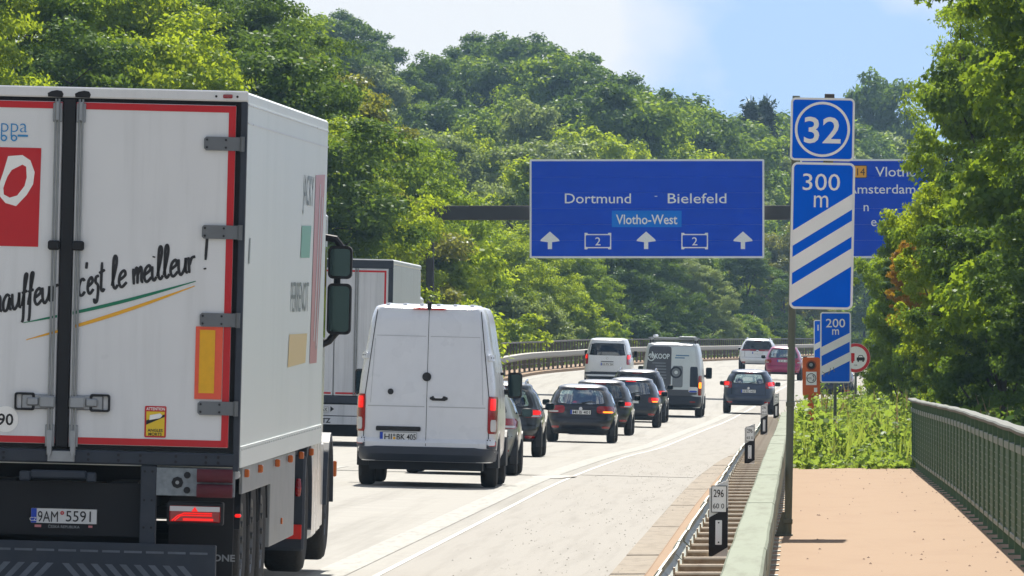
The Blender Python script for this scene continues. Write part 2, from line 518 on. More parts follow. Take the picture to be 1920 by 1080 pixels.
# kerb strip carrying the guard rail, and the cycle path on the bridge
YK = [-30 + 5 * k for k in range(59)]
tag(strip('kerb_strip', [-1.30, -1.27, -0.75, -0.16], YK, lambda u, Y: path_z(Y) - (0.02 if u < -1.29 else 0) + (prof(Y) if Y > 150 else 0) * sm(150, 200, Y), M_path, skirt=0.6), kind='structure')
tag(strip('cycle_path', [-0.16, 0.4, 1.0, 1.6, 2.12], [-30 + 5 * k for k in range(40)], lambda u, Y: path_z(Y) + 0.004, M_path, skirt=0.7, curve=False), kind='structure')
# left-hand cap beyond the lanes
tag(strip('verge_strip', [-17.0, -16.0, -15.2], [200 + 10 * k for k in range(62)], lambda u, Y: road_z(u, Y) + 0.12, M_path, skirt=0.6), kind='structure')

# ------------------------------------------------------------------ terrain
def hill(X, Y): return 14 * sm(1150, 2600, Y)
def terrain(X, Y):
    u = X - bend(min(Y, 1000))
    base = prof(Y) - 0.9
    if u < -17.2:
        t = -17.2 - u
        base += -1.2 * sm(0, 3, t) + 21.0 * sm(7, 66, t)
    ue = u_edge(Y) + 0.4
    if Y < 172:
        if X > 2.0: base -= 4.0 * sm(2.0, 5.0, X) * (1 - sm(150, 172, Y))
    if u > ue and Y > 160:
        up = sm(0.0, 0.5, u - ue) * sm(160, 166, Y)
        base += up * (0.55 + 0.30 * sm(170, 240, Y)) + 0.10 * max(0, X - 2.5) * sm(160, 200, Y) * (1 - sm(5, 30, X))
    if X > 0: base += 5 * sm(12, 60, X) * sm(160, 300, Y)
    return base + hill(X, Y)
def axis(segs):
    out = []
    for a, b, st in segs:
        k = a
        while k < b: out.append(k); k += st
    out.append(segs[-1][1]); return out
gx = axis([(-2500, -400, 300), (-400, -60, 20), (-60, -24, 3), (-24, 8, 0.8), (8, 60, 3), (60, 400, 20), (400, 2500, 300)])
gy = axis([(-200, 0, 50), (0, 140, 20), (140, 300, 3), (300, 760, 10), (760, 1400, 25), (1400, 4400, 300)])
mb = MB(); nx = len(gx)
mb.v = [(x, y, terrain(x, y)) for y in gy for x in gx]
mb.f = [(j * nx + i, j * nx + i + 1, (j + 1) * nx + i + 1, (j + 1) * nx + i) for j in range(len(gy) - 1) for i in range(nx - 1)]
ground = tag(mb.build('ground', M_ground, None, True), kind='structure')

# ------------------------------------------------------------------ guard rail beside the path
M_galv = mat('weathered_galvanised_steel', rgb(168, 172, 160), 0.5, 0.25, var=0.12, scale=6, dirt=rgb(120, 112, 95), dscale=(3, 1.5, 3), damt=0.55, bump=0.1, bscale=20)
M_beam = mat('pale_green_painted_beam', rgb(126, 133, 116), 0.8, 0.0, spec=0.18, var=0.08, scale=4, dirt=rgb(88, 88, 72), dscale=(7, 0.35, 3), damt=0.75, bump=0.12, bscale=12)
M_rust = mat('brown_spacer_steel', rgb(176, 160, 136), 0.6, 0.1, var=0.25, scale=9, dirt=rgb(112, 78, 50), dscale=(7, 7, 7), damt=0.8)
gr = thing('guard_rail', 'weathered box beam guard rail between road shoulder and tan cycle path', 'guard rail', (0, 40, 0.05))
def gz(Y): return path_z(Y)
def gy_strip(name, pts, Ys, m, par, wob=0.0, seed=1):
    """closed cross-section pts (x,z above path) swept along Y, parented to gr (location (0,40,.05))"""
    rr = random.Random(seed); vs = []; n = len(pts)
    for Y in Ys:
        wx, wz = rr.uniform(-wob, wob), rr.uniform(-wob, wob)
        for x, z in pts: vs.append((x + wx, Y - 40, z + gz(Y) - 0.05 + wz))
    fs = []
    for j in range(len(Ys) - 1):
        for i in range(n):
            fs.append((j * n + i, j * n + (i + 1) % n, (j + 1) * n + (i + 1) % n, (j + 1) * n + i))
    fs.append(tuple(range(n))); fs.append(tuple((len(Ys) - 1) * n + i for i in range(n))[::-1])
    return MB().add(vs, fs).build(name, m, par, True)
box_sec = [(-0.405, 0.58), (-0.39, 0.565), (-0.205, 0.565), (-0.19, 0.58), (-0.19, 0.695), (-0.205, 0.71), (-0.39, 0.71), (-0.405, 0.695)]
for k in range(10):       # beam made of 16 m lengths
    a, b = 38 + 17 * k, 38 + 17 * (k + 1) - 0.05
    gy_strip('beam', box_sec, [a + (b - a) * q / 6 for q in range(7)], M_beam, gr, 0.004, 11 + k)
w_sec = [(-0.735, 0.40), (-0.765, 0.43), (-0.765, 0.47), (-0.72, 0.51), (-0.72, 0.57), (-0.765, 0.61), (-0.765, 0.65), (-0.735, 0.69), (-0.722, 0.69), (-0.75, 0.645), (-0.75, 0.615), (-0.705, 0.575), (-0.705, 0.505), (-0.75, 0.465), (-0.75, 0.435), (-0.722, 0.40)]
for k in range(43):
    a = 38 + 4 * k
    gy_strip('corrugated_rail', w_sec, [a + 0.015 * (k % 2), a + 2, a + 4.1], M_galv, gr, 0.006, 40 + k)
sp0 = None; po0 = None
for k in range(85):
    Y = 39 + 2 * k
    if sp0 is None:
        sp0 = MB().box(-0.70, -0.41, -0.06, 0.06, 0.54, 0.615, 0.012).box(-0.70, -0.69, -0.09, 0.09, 0.50, 0.64).build('spacer', M_rust, gr)
        po0 = MB().box(-0.36, -0.25, -0.05, 0.05, 0.0, 0.57, 0.008).box(-0.42, -0.18, -0.12, 0.12, -0.004, 0.012).build('post', M_galv, gr)
        s, p = sp0, po0
    else:
        s = copy_obj(sp0, gr); p = copy_obj(po0, gr)
    s.location = (0, Y - 40, gz(Y) - 0.05); p.location = (0, Y - 40, gz(Y) - 0.05)

# ------------------------------------------------------------------ railing on the right of the path
M_rail = mat('grey_handrail', rgb(96, 99, 93), 0.7, 0.0, spec=0.2, var=0.10, scale=5, dirt=rgb(96, 96, 88), dscale=(4, 1, 4), damt=0.5)
M_green = mat('green_railing_bars', rgb(78, 106, 76), 0.55, 0.0, var=0.15, scale=5, dirt=rgb(52, 70, 50), dscale=(4, 4, 6), damt=0.5)
M_band = mat('grey_rail_band', rgb(108, 120, 106), 0.5, 0.1, var=0.1, scale=4)
rl = thing('bridge_railing', 'dark green barred railing with grey handrail along the right of the path', 'railing', (1.98, 70, 0.054))
def rz(Y): return path_z(Y) - 0.05
P = 2.5; NP = 40
panel0 = post0 = base0 = None
for k in range(NP):
    Y = 70 + P * k
    if Y + P > 170: break
    if panel0 is None:
        mb = MB()
        nb = 19
        for i in range(nb):
            yy = 0.06 + (P - 0.12) * (i + 0.5) / nb
            mb.box(-0.006, 0.006, yy - 0.047, yy + 0.047, 0.165, 0.93)
        for i in range(10):     # horizontal wires of the mesh infill
            zz = 0.2 + 0.07 * i
            mb.box(-0.013, -0.007, 0.04, P - 0.04, zz, zz + 0.012)
        panel0 = tag(mb.build('mesh_panel', M_green, rl), kind='stuff')
        post0 = MB().box(-0.03, 0.03, -0.035, 0.035, -0.004, 1.12, 0.004).box(-0.09, 0.07, -0.08, 0.08, -0.004, 0.014).build('post', M_green, rl)
        b0 = MB().box(-0.022, 0.022, 0.037, P - 0.037, 0.115, 0.164, 0.004).build('bottom_rail', M_band, rl)
        t0 = MB().box(-0.022, 0.022, 0.037, P - 0.037, 0.93, 1.0, 0.004).build('top_rail', M_band, rl)
        q = (panel0, post0, b0, t0)
    else:
        q = tuple(copy_obj(o, rl) for o in (panel0, post0, b0, t0))
    for o in q: o.location = (0, Y - 70, rz(Y))
pe = copy_obj(post0, rl); pe.location = (0, P * (NP - 1) + 0.0, rz(70 + P * (NP - 1)))
hs = [(-0.075, 1.12), (0.055, 1.12), (0.06, 1.14), (0.055, 1.165), (-0.07, 1.165), (-0.085, 1.15)]
Ys = [69.5 + 2.5 * q for q in range(41)]
rr = random.Random(3); vs = []
for Y in Ys:
    w = rr.uniform(-0.006, 0.006)
    vs += [(x, Y - 70, z + rz(Y) + w) for x, z in hs]
n = len(hs)
MB().add(vs, [(j * n + i, j * n + (i + 1) % n, (j + 1) * n + (i + 1) % n, (j + 1) * n + i) for j in range(len(Ys) - 1) for i in range(n)] + [tuple(range(n)), tuple((len(Ys) - 1) * n + i for i in range(n))[::-1]]).build('handrail', M_rail, rl)

# ------------------------------------------------------------------ barrier and railing across the carriageway
def swept(parent, name, pts, Ys, m, uo, zo, loc):
    vs = []; n = len(pts)
    for Y in Ys:
        for a, b in pts: vs.append((uo + a + bend(Y) - loc[0], Y - loc[1], road_z(uo, Y) + zo + b - loc[2]))
    fs = [(j * n + i, j * n + (i + 1) % n, (j + 1) * n + (i + 1) % n, (j + 1) * n + i) for j in range(len(Ys) - 1) for i in range(n)]
    return MB().add(vs, fs).build(name, m, parent)
def far_posts(parent, name, Ys, uo, zo, h, w, m, loc):
    mb = MB()
    for Y in Ys:
        x, z = uo + bend(Y) - loc[0], road_z(uo, Y) + zo - loc[2]
        mb.box(x - w, x + w, Y - w - loc[1], Y + w - loc[1], z, z + h)
    return tag(mb.build(name, m, parent), kind='stuff')
M_far = mat('grey_barrier_steel', rgb(112, 108, 100), 0.6, 0.2, var=0.12, scale=2, dirt=rgb(120, 104, 88), dscale=(1, 0.5, 2), damt=0.5)
M_fpost = mat('dark_barrier_post', rgb(104, 96, 88), 0.7, 0.1, var=0.2, scale=3)
loc = (-15.7 + bend(300), 300, road_z(-15.7, 300) + 0.12)
fb = thing('crash_barrier', 'long steel crash barrier along the far left edge of the curving road', 'crash barrier', loc)
Yf = [300 + 8 * k for k in range(60)]
swept(fb, 'beam', [(-0.12, 0.55), (0.16, 0.55), (0.19, 0.62), (0.16, 0.80), (-0.12, 0.82)], Yf, M_far, -15.7, 0.12, loc)
far_posts(fb, 'posts', [300 + 4 * k for k in range(118)], -15.7, 0.116, 0.56, 0.05, M_fpost, loc)
loc = (-16.8 + bend(300), 300, road_z(-16.8, 300) + 0.12)
fr = thing('bridge_railing', 'thin dark bridge railing behind the crash barrier in front of the trees', 'railing', loc)
swept(fr, 'handrail', [(-0.05, 1.18), (0.05, 1.18), (0.05, 1.25), (-0.05, 1.25)], Yf, M_far, -16.8, 0.12, loc)
swept(fr, 'bottom_rail', [(-0.03, 0.18), (0.03, 0.18), (0.03, 0.23), (-0.03, 0.23)], Yf, M_fpost, -16.8, 0.12, loc)
far_posts(fr, 'posts', [300 + 2.5 * k for k in range(190)], -16.8, 0.116, 1.18, 0.035, M_fpost, loc)
mbb = MB()
for k in range(390):
    Y = 300 + 1.2 * k
    x, z = -16.8 + bend(Y) - loc[0], road_z(-16.8, Y) + 0.12 - loc[2]
    mbb.box(x - 0.008, x + 0.008, Y - 0.008 - loc[1], Y + 0.008 - loc[1], z + 0.2, z + 1.19)
tag(mbb.build('bars', M_fpost, fr), kind='stuff')

# ------------------------------------------------------------------ loose grit on the shoulder and bits of litter on the path
def grit(name, label, n, xr, yr, zf, size, m, seed):
    rg = random.Random(seed); mb = MB()
    for _ in range(n):
        Y = rg.uniform(*yr); f = rg.random() ** 1.8; x = xr[1] + (xr[0] - xr[1]) * f
        r = size * rg.uniform(0.4, 1.3); z = zf(x, Y)
        a = rg.uniform(0, 3); c, q = math.cos(a) * r, math.sin(a) * r
        mb.add([(x + c, Y + q * 3, z), (x - q, Y + c * 3, z), (x - c, Y - q * 3, z), (x + q, Y - c * 3, z), (x, Y, z + r * 0.8)], [(0, 1, 4), (1, 2, 4), (2, 3, 4), (3, 0, 4)])
    return tag(mb.build(name, m), label, 'grit', None, 'stuff')
M_grit = mat('grit', rgb(84, 78, 70), 0.9, var=0.3, scale=9)
grit('grit', 'dark grit scattered along the shoulder beside the gutter', 800, (-3.4, -1.35), (80, 185), lambda x, Y: road_z(x, Y) + 0.002, 0.009, M_grit, 4)
grit('litter', 'few dry leaf crumbs lying on the tan path', 110, (0.0, 1.85), (78, 164), lambda x, Y: path_z(Y) + 0.006, 0.014, mat('leaf_crumb', rgb(96, 66, 44), 0.9, var=0.3, scale=9), 6)

# ================================================================== SIGNS AND STREET FURNITURE
M_white = mat('sign_white', rgb(247, 247, 244), 0.45, var=0.04, scale=3)
M_letter = mat('sign_letter_white', rgb(242, 245, 245), 0.6, var=0.05, scale=22)
M_blue = mat('sign_blue', rgb(0, 104, 236), 0.7, spec=0.06, var=0.05, scale=2, dirt=rgb(4, 78, 190), dscale=(2, 2, 1), damt=0.3)
M_blue2 = mat('gantry_blue', rgb(0, 76, 212), 0.9, spec=0.03, var=0.06, scale=1, dirt=rgb(0, 64, 186), dscale=(0.6, 1, 2), damt=0.4)
M_blue3 = mat('inset_blue', rgb(4, 126, 232), 0.9, spec=0.05, var=0.05, scale=2)
M_alu = mat('sign_back_aluminium', rgb(150, 154, 156), 0.4, 0.6, var=0.08, scale=3)
M_pole = mat('grey_green_pole', rgb(98, 104, 92), 0.5, 0.3, var=0.12, scale=5, dirt=rgb(70, 70, 56), dscale=(6, 6, 1.5), damt=0.5)
M_gantry = mat('dark_gantry_steel', rgb(52, 50, 50), 0.55, 0.2, var=0.12, scale=2)
M_black = mat('matt_black', rgb(26, 26, 28), 0.6, var=0.15, scale=8)
M_red = mat('sign_red', rgb(206, 24, 30), 0.4, var=0.06, scale=4)
M_yellow = mat('road_number_yellow', rgb(240, 170, 20), 0.45, var=0.05, scale=4)

def plate(parent, name, x0, x1, z0, z1, y, r, m_face, border=0.016, m_border=None, th=0.004):
    p = poly_rear(parent, name, rrect(x0, x1, z0, z1, r), y, m_border or M_white, th)
    poly_rear(p, 'field', rrect(x0 + border, x1 - border, z0 + border, z1 - border, max(0.004, r - border)), y - 0.0035, m_face)
    return p

def stripes(parent, x0, x1, z0, z1, bars, y):
    """rising white bars; bars: list of (z at left bottom, z at left top) with a common rise"""
    rise = bars[0][2]
    for zb, zt, _ in bars:
        poly_rear(parent, 'stripe', [(x0, zb), (x1, zb + rise), (x1, zt + rise), (x0, zt)], y, M_white)

# ---- exit number plate and 300 m countdown plate on one leaning pole
D3 = 96.7; S3 = F / D3
bx = X_at(1477, D3); bz = path_z(D3) + 0.004
lean = math.atan2(11, 425)
sp = thing('road_sign', 'exit number 32 plate above 300 m countdown plate on grey pole beside the path', 'road sign', (bx, D3, bz), (0, lean * 0.75, 0))
def L3(px, py):    # pixel -> local metres on the sign plane (lean removed)
    dx, dz = X_at(px, D3) - bx, Z_at(py, D3) - bz
    a = lean * 0.75
    return dx * math.cos(a) - dz * math.sin(a), dx * math.sin(a) + dz * math.cos(a)
ptop = L3(1500, 180)[1]
MB().tube([(0, 0.0, 0.0), (0, 0.0, ptop)], 0.038, 16).build('pole', M_pole, sp, True)
MB().box(-0.13, 0.05, -0.10, 0.10, -0.003, 0.016, 0.003).prism([(-0.12, 0.016), (-0.036, 0.016), (-0.036, 0.24), (-0.06, 0.24)], 'y', -0.012, 0.012).build('base_plate', M_pole, sp)
for zc in (1.30, 0.12):
    MB().box(-0.045, 0.045, -0.045, 0.045, zc, zc + 0.05, 0.004).build('clamp', M_pole, sp)
# stiffening post behind the plates with brackets back to the pole
xs = L3(1553, 300)[0]
MB().box(xs - 0.05, xs + 0.05, 0.01, 0.07, L3(1553, 575)[1], L3(1553, 176)[1], 0.006).build('stiffener', M_gantry, sp)
for py in (235, 360, 520):
    zz = L3(1500, py)[1]
    MB().box(-0.04, xs + 0.2, 0.012, 0.05, zz - 0.02, zz + 0.02, 0.003).build('bracket', M_pole, sp)
yp = -0.06
x0 = L3(1482, 240)[0]; x1 = L3(1602, 240)[0]
pz0, pz1 = L3(1542, 302)[1], L3(1542, 184)[1]
pl = plate(sp, 'number_plate', x0, x1, pz0, pz1, yp, 0.05, M_blue, 0.022)
cx, cz = (x0 + x1) / 2, (pz0 + pz1) / 2
MB().disc_y(cx, yp - 0.0085, yp - 0.0055, cz, 0.278, 48, 0.252).build('ring', M_white, pl)
text(pl, '32', 0.27, cx, cz - 0.135, yp - 0.007, M_white, width=0.37, bold=0.012)
x0 = L3(1482, 440)[0]; x1 = L3(1601, 440)[0]
qz0, qz1 = L3(1540, 580)[1], L3(1540, 305)[1]
pl = plate(sp, 'countdown_plate', x0, x1, qz0, qz1, yp, 0.06, M_blue, 0.024)
text(pl, '300', 0.175, cx, L3(1540, 357)[1], yp - 0.007, M_white, width=0.375, bold=0.002)
text(pl, 'm', 0.19, cx, L3(1540, 389)[1], yp - 0.007, M_white, width=0.145, bold=0.0)
ph = (qz1 - qz0) / 275.0
rise = 70 * ph
bars = [(qz1 - (157) * ph, qz1 - (128) * ph, rise), (qz1 - 208 * ph, qz1 - 178 * ph, rise), (qz1 - 264 * ph, qz1 - 230 * ph, rise)]
bars = [(a - 0.0, b, rise) for a, b, _ in bars]
stripes(pl, x0 + 0.024, x1 - 0.024, qz0, qz1, bars, yp - 0.007)

# ---- 200 m and 100 m countdown plates
def bake(label, px0, px1, py0, py1, d, txt, nb, pole_px, name='road_sign'):
    s = F / d
    xc = X_at(pole_px, d); zb = terrain(xc, d) - 0.02
    t = thing(name, label, 'road sign', (xc, d, zb), (0, 0, 0), None)
    x0, x1 = X_at(px0, d) - xc, X_at(px1, d) - xc; z0, z1 = Z_at(py1, d) - zb, Z_at(py0, d) - zb
    MB().tube([(0, 0.04, 0), (0, 0.04, z1 - 0.1)], 0.034, 12).build('pole', M_pole, t, True)
    for zz in (z0 + 0.25, z1 - 0.3): MB().box(-0.15, 0.15, 0.004, 0.05, zz, zz + 0.04, 0.003).build('bracket', M_alu, t)
    p = plate(t, 'countdown_plate', x0, x1, z0, z1, 0, 0.06, M_blue, 0.03)
    c = (x0 + x1) / 2; H = z1 - z0; W = x1 - x0
    text(p, txt, H * 0.125, c, z1 - H * 0.215, -0.007, M_white, width=W * 0.62, bold=0.006)
    text(p, 'm', H * 0.12, c, z1 - H * 0.32, -0.007, M_white, width=W * 0.22, bold=0.006)
    for k in range(nb):
        a = z1 - H * (0.62 + 0.27 * k); r = H * 0.20
        poly_rear(p, 'stripe', [(x0 + 0.03, a), (x1 - 0.03, a + r), (x1 - 0.03, a + r + H * 0.125), (x0 + 0.03, a + H * 0.125)], -0.007, M_white)
    return t, p
t200, p200 = bake('small 200 m countdown plate on a post in the weeds past the path', 1537.5, 1595.5, 585, 718, 200.0, '200', 2, 1565.5)
# scratches on the 200 m plate
MS = mat('scratched_metal', rgb(120, 122, 120), 0.5)
xc, zb = X_at(1565.5, 200), terrain(X_at(1565.5, 200), 200) - 0.02
for a, b, c, e in ((1541, 697, 1546, 700), (1546, 700, 1544, 706), (1546, 700, 1556, 696), (1556, 696, 1557, 690), (1556, 696, 1553, 702), (1562, 688, 1564, 697)):
    q0 = (X_at(a, 200) - xc, Z_at(b, 200) - zb); q1 = (X_at(c, 200) - xc, Z_at(e, 200) - zb)
    dx, dz = q1[0] - q0[0], q1[1] - q0[1]; ln = math.hypot(dx, dz); nx_, nz_ = -dz / ln * 0.006, dx / ln * 0.006
    poly_rear(p200, 'scratch', [(q0[0] - nx_, q0[1] - nz_), (q1[0] - nx_, q1[1] - nz_), (q1[0] + nx_, q1[1] + nz_), (q0[0] + nx_, q0[1] + nz_)], -0.0105, MS)
bake('blue countdown plate mostly hidden behind the 200 m plate and orange phone', 1525.5, 1563, 600, 692, 298.0, '100', 1, 1543)

# ---- no overtaking for lorries
d = 250.0; xc = X_at(1604, d); zb = terrain(xc, d) - 0.02
t = thing('road_sign', 'round red ringed no overtaking sign for lorries half behind the 200 m plate', 'road sign', (xc, d, zb))
zc = Z_at(671, d) - zb; rr_ = 27.5 * d / F
MB().tube([(0, 0.04, 0), (0, 0.04, zc)], 0.032, 12).build('pole', M_pole, t, True)
MB().disc_y(0, 0, 0.004, zc, rr_, 48).build('disc', M_white, t)
MB().disc_y(0, -0.004, -0.002, zc, rr_ * 0.985, 48, rr_ * 0.78).build('red_ring', M_red, t)
k = rr_ / 27.5
poly_rear(t, 'lorry_symbol', [(-18 * k, zc - 6 * k), (-2 * k, zc - 6 * k), (-2 * k, zc + 9 * k), (-18 * k, zc + 9 * k)], -0.004, M_red)
for wx in (-15, -6): MB().disc_y(wx * k, -0.006, -0.0045, zc - 7.5 * k, 2.2 * k, 12).build('lorry_wheel_symbol', M_red, t)
poly_rear(t, 'car_symbol', [(2 * k, zc - 5 * k), (17 * k, zc - 5 * k), (17 * k, zc + 0.5 * k), (15 * k, zc + 1 * k), (13 * k, zc + 5 * k), (6 * k, zc + 5 * k), (4 * k, zc + 1 * k), (2 * k, zc + 0.5 * k)], -0.004, M_black)
poly_rear(t, 'car_window_symbol', [(5.5 * k, zc + 1 * k), (13.5 * k, zc + 1 * k), (12.3 * k, zc + 3.8 * k), (6.8 * k, zc + 3.8 * k)], -0.0065, M_white)
for wx in (5, 14): MB().box((wx - 1.4) * k, (wx + 1.4) * k, -0.006, -0.0045, zc - 7.5 * k, zc - 4.5 * k).build('car_wheel_symbol', M_black, t)
text(t, '2,8t', 3 * k, 0 * k, zc - 15 * k, -0.004, M_black)

# ---- orange emergency telephone
d = 188.0; xc = X_at(1521, d); zb = terrain(xc, d) - 0.02
M_or = mat('telephone_orange', rgb(216, 98, 18), 0.45, var=0.08, scale=4, dirt=rgb(150, 62, 14), dscale=(3, 3, 2), damt=0.5)
t = thing('emergency_telephone', 'orange roadside emergency telephone box on a short leg in the weeds', 'telephone', (xc, d, zb))
k = d / F
zt = Z_at(670, d) - zb; zl = Z_at(742, d) - zb
MB().prism(rrect(-16.5 * k, 16.5 * k, zl, zt, 0.05), 'y', 0.0, 0.24).build('housing', M_or, t)
MB().box(-7 * k, 5 * k, 0.06, 0.18, 0, zl, 0.01).box(-11 * k, 9 * k, 0.03, 0.21, -0.002, 0.03, 0.004).build('leg', M_or, t)
MB().disc_y(0, -0.012, 0.0, zt - 15 * k, 9.5 * k, 24, 7 * k).build('bezel', mat('dark_orange_rim', rgb(150, 62, 14), 0.5), t)
MB().disc_y(0, -0.004, -0.002, zt - 15 * k, 7 * k, 24).build('recess', M_black, t)
MB().disc_y(-0.5 * k, -0.02, -0.005, zt - 14 * k, 3.4 * k, 16).build('speaker_button', M_alu, t)
pn = poly_rear(t, 'notice', rrect(-10 * k, 10 * k, zt - 52 * k, zt - 27 * k, 0.008), -0.006, M_white, 0.004)
MB().disc_y(0, -0.012, -0.009, zt - 39 * k, 9 * k, 28, 7.8 * k).build('ring', M_black, pn)
text(pn, 'SOS', 4 * k, -4.2 * k, zt - 41 * k, -0.009, M_black)
arc = [(1.5 * k + 3.6 * k * math.cos(a), -0.010, zt - 39 * k + 5.2 * k * math.sin(a)) for a in [R(-75 + 15 * q) for q in range(11)]]
MB().tube(arc, [1.4 * k] + [0.8 * k] * 9 + [1.4 * k], 6).build('handset_symbol', M_black, pn)
poly_rear(t, 'sticker', [(5 * k, zt - 65 * k), (11 * k, zt - 65 * k), (11 * k, zt - 57 * k), (5 * k, zt - 57 * k)], -0.003, M_white)

# ---- guide posts on the guard rail, one every 50 m
M_gp = mat('guide_post_white', rgb(226, 226, 222), 0.5, var=0.05, scale=6, dirt=rgb(160, 156, 146), dscale=(6, 6, 6), damt=0.4)
def guide_post(d, px, num, sub, label, ztop=1.10, xoff=None):
    x = X_at(px, d) if xoff is None else xoff
    zb = path_z(d) + 0.52
    t = thing('guide_post', label, 'guide post', (x, d, zb), (0, R(0.6), 0), 'guide posts along the guard rail')
    H = ztop - zb; w = 0.058
    MB().prism([(-w, -0.05), (w, -0.02), (w, H), (-w, H - 0.05)], 'y', 0.0, 0.10).build('post', M_gp, t)
    b0, b1 = H * 0.09, H * 0.60
    poly_rear(t, 'black_band', [(-w, b0), (w, b0 + 0.07), (w, b1 + 0.045), (-w, b1 - 0.02)], -0.003, M_black)
    poly_rear(t, 'reflector', rrect(-0.018, 0.022, b0 + 0.085, b1 - 0.035, 0.004), -0.010, M_white, 0.006)
    for zz in (b0 + 0.10, b1 - 0.05): MB().disc_y(0.002, -0.012, -0.0102, zz, 0.005, 8).build('rivet', M_black, t)
    pl = poly_rear(t, 'distance_plate', rrect(-0.045, 0.05, H - 0.20, H - 0.035, 0.004), -0.008, M_white, 0.004)
    inset_ring(pl, 'border', -0.045, 0.05, H - 0.20, H - 0.035, 0.004, 0.004, -0.0095, M_black)
    text(pl, num, 0.048, 0.0, H - 0.105, -0.0105, M_black, width=0.062, bold=0.004)
    text(pl, sub, 0.032, 0.0, H - 0.175, -0.0105, M_black, width=0.068)
    return t
guide_post(58.8, 1346, '296', '60 0', 'nearest guide post with plate 296 60 0 on the guard rail')
guide_post(108.8, 1405, '296', '65 0', 'second nearest guide post with plate 296 65 0 on the guard rail')
guide_post(158.8, 1432, '296', '70 0', 'third guide post along the guard rail, left of the sign pole')
guide_post(202.8, 1455, '296', '75 0', 'farthest guide post at the end of the guard rail')

# ---- overhead gantry
DG = 375.0
def GX(px): return X_at(px, DG)
def GZ(py): return Z_at(py, DG)
gxl = GX(805); gxr = GX(1905)
gzb = terrain(gxl, DG)
gt = thing('sign_gantry', 'dark steel sign gantry spanning the motorway above the traffic', 'gantry', (gxl, DG + 0.6, gzb))
zbm0, zbm1 = GZ(412) - gzb, GZ(385) - gzb
MB().box(-0.05, gxr - gxl + 0.15, -0.25, 0.25, zbm0, zbm1, 0.02).build('beam', M_gantry, gt)
MB().box(-0.15, 0.15, -0.2, 0.2, -0.05, zbm0 + 0.1, 0.02).build('post', M_gantry, gt)
zr = terrain(gxr, DG + 0.6) - gzb
MB().box(gxr - gxl - 0.15, gxr - gxl + 0.15, -0.2, 0.2, zr - 0.05, zbm0 + 0.1, 0.02).build('post', M_gantry, gt)

def gsign(label, px0, px1, py0, py1):
    x0, x1, z0, z1 = GX(px0), GX(px1), GZ(py1), GZ(py0)
    t = thing('overhead_sign', label, 'sign', (x0, DG, z0))
    W, H = x1 - x0, z1 - z0
    # panel built from horizontal aluminium planks with fine joints
    p = poly_rear(t, 'panel', rrect(0, W, 0, H, 0.06), 0.0, M_letter, 0.06)
    n = 6; bw = 0.075
    for i in range(n):
        a, b = bw + (H - 2 * bw) * i / n, bw + (H - 2 * bw) * (i + 1) / n
        MB().box(bw, W - bw, -0.012, -0.001, a + 0.0012, b - 0.0012).build('plank', M_blue2, t)
    for fx in (0.15, 0.5, 0.85):
        MB().box(W * fx - 0.06, W * fx + 0.06, 0.06, 0.36, 0.1, H - 0.1, 0.01).build('hanger', M_gantry, t)
    return t, x0, z0
g1, ox, oz = gsign('large blue overhead sign for Dortmund and Bielefeld hanging on the gantry', 993, 1433, 298.5, 484)
def gl(px, py): return GX(px) - ox, GZ(py) - oz
yt = -0.016
kx = DG / F
for s_, pxa, pxb, py0, h in (('Dortmund', 1059, 1183, 381, 19.5), ('Bielefeld', 1252, 1362, 381, 19.5)):
    a, b = gl((pxa + pxb) / 2, py0); text(g1, s_, h * kx, a, b, yt, M_letter, width=(pxb - pxa) * kx, bold=0.004)
a, b = gl(1230, 368); MB().box(a - 2.5 * kx, a + 2.5 * kx, yt, yt + 0.003, b - 0.7 * kx, b + 0.7 * kx).build('dash', M_letter, g1)
a0, b0 = gl(1147, 426); a1, b1 = gl(1278, 395)
ins = poly_rear(g1, 'name_panel', rrect(a0, a1, b0, b1, 0.03), yt - 0.002, M_blue3, 0.005)
a, b = gl(1212.5, 420); text(ins, 'Vlotho-West', 18.5 * kx, a, b, yt - 0.006, M_letter, width=115 * kx, bold=0.012)
for px in (1031, 1211.5, 1393):
    a, b = gl(px, 451); k = kx
    poly_rear(g1, 'lane_arrow', [(a - 4 * k, b - 16 * k), (a + 4 * k, b - 16 * k), (a + 4 * k, b - 3 * k), (a + 18 * k, b - 1 * k), (a + 17 * k, b + 2 * k), (a, b + 17 * k), (a - 17 * k, b + 2 * k), (a - 18 * k, b - 1 * k), (a - 4 * k, b - 3 * k)], yt, M_letter)
for px in (1121, 1302.5):
    a, b = gl(px, 452); k = kx; hw, hh = 25 * k, 15.5 * k
    e = poly_rear(g1, 'route_shield', [(a - hw, b - hh), (a - hw * 0.8, b - hh), (a - hw * 0.74, b - hh * 0.86), (a + hw * 0.74, b - hh * 0.86), (a + hw * 0.8, b - hh), (a + hw, b - hh), (a + hw, b + hh), (a + hw * 0.8, b + hh), (a + hw * 0.74, b + hh * 0.86), (a - hw * 0.74, b + hh * 0.86), (a - hw * 0.8, b + hh), (a - hw, b + hh)], yt, M_letter)
    poly_rear(e, 'field', rrect(a - hw + 2.2 * k, a + hw - 2.2 * k, b - hh * 0.72, b + hh * 0.72, 2 * k), yt - 0.003, M_blue2)
    text(e, '2', 16 * k, a, b - 8 * k, yt - 0.006, M_letter, width=10 * k)
g2, ox, oz = gsign('blue overhead exit sign for Vlotho half hidden by the plates and trees', 1500, 1880, 298.5, 484)
a, b = gl(1613, 322)
e = poly_rear(g2, 'route_number', rrect(a - 22 * kx, a + 12.5 * kx, b - 12 * kx, b + 12 * kx, 3 * kx), yt, M_yellow)
inset_ring(e, 'border', a - 22 * kx, a + 12.5 * kx, b - 12 * kx, b + 12 * kx, 3 * kx, 1.2 * kx, yt - 0.003, M_black)
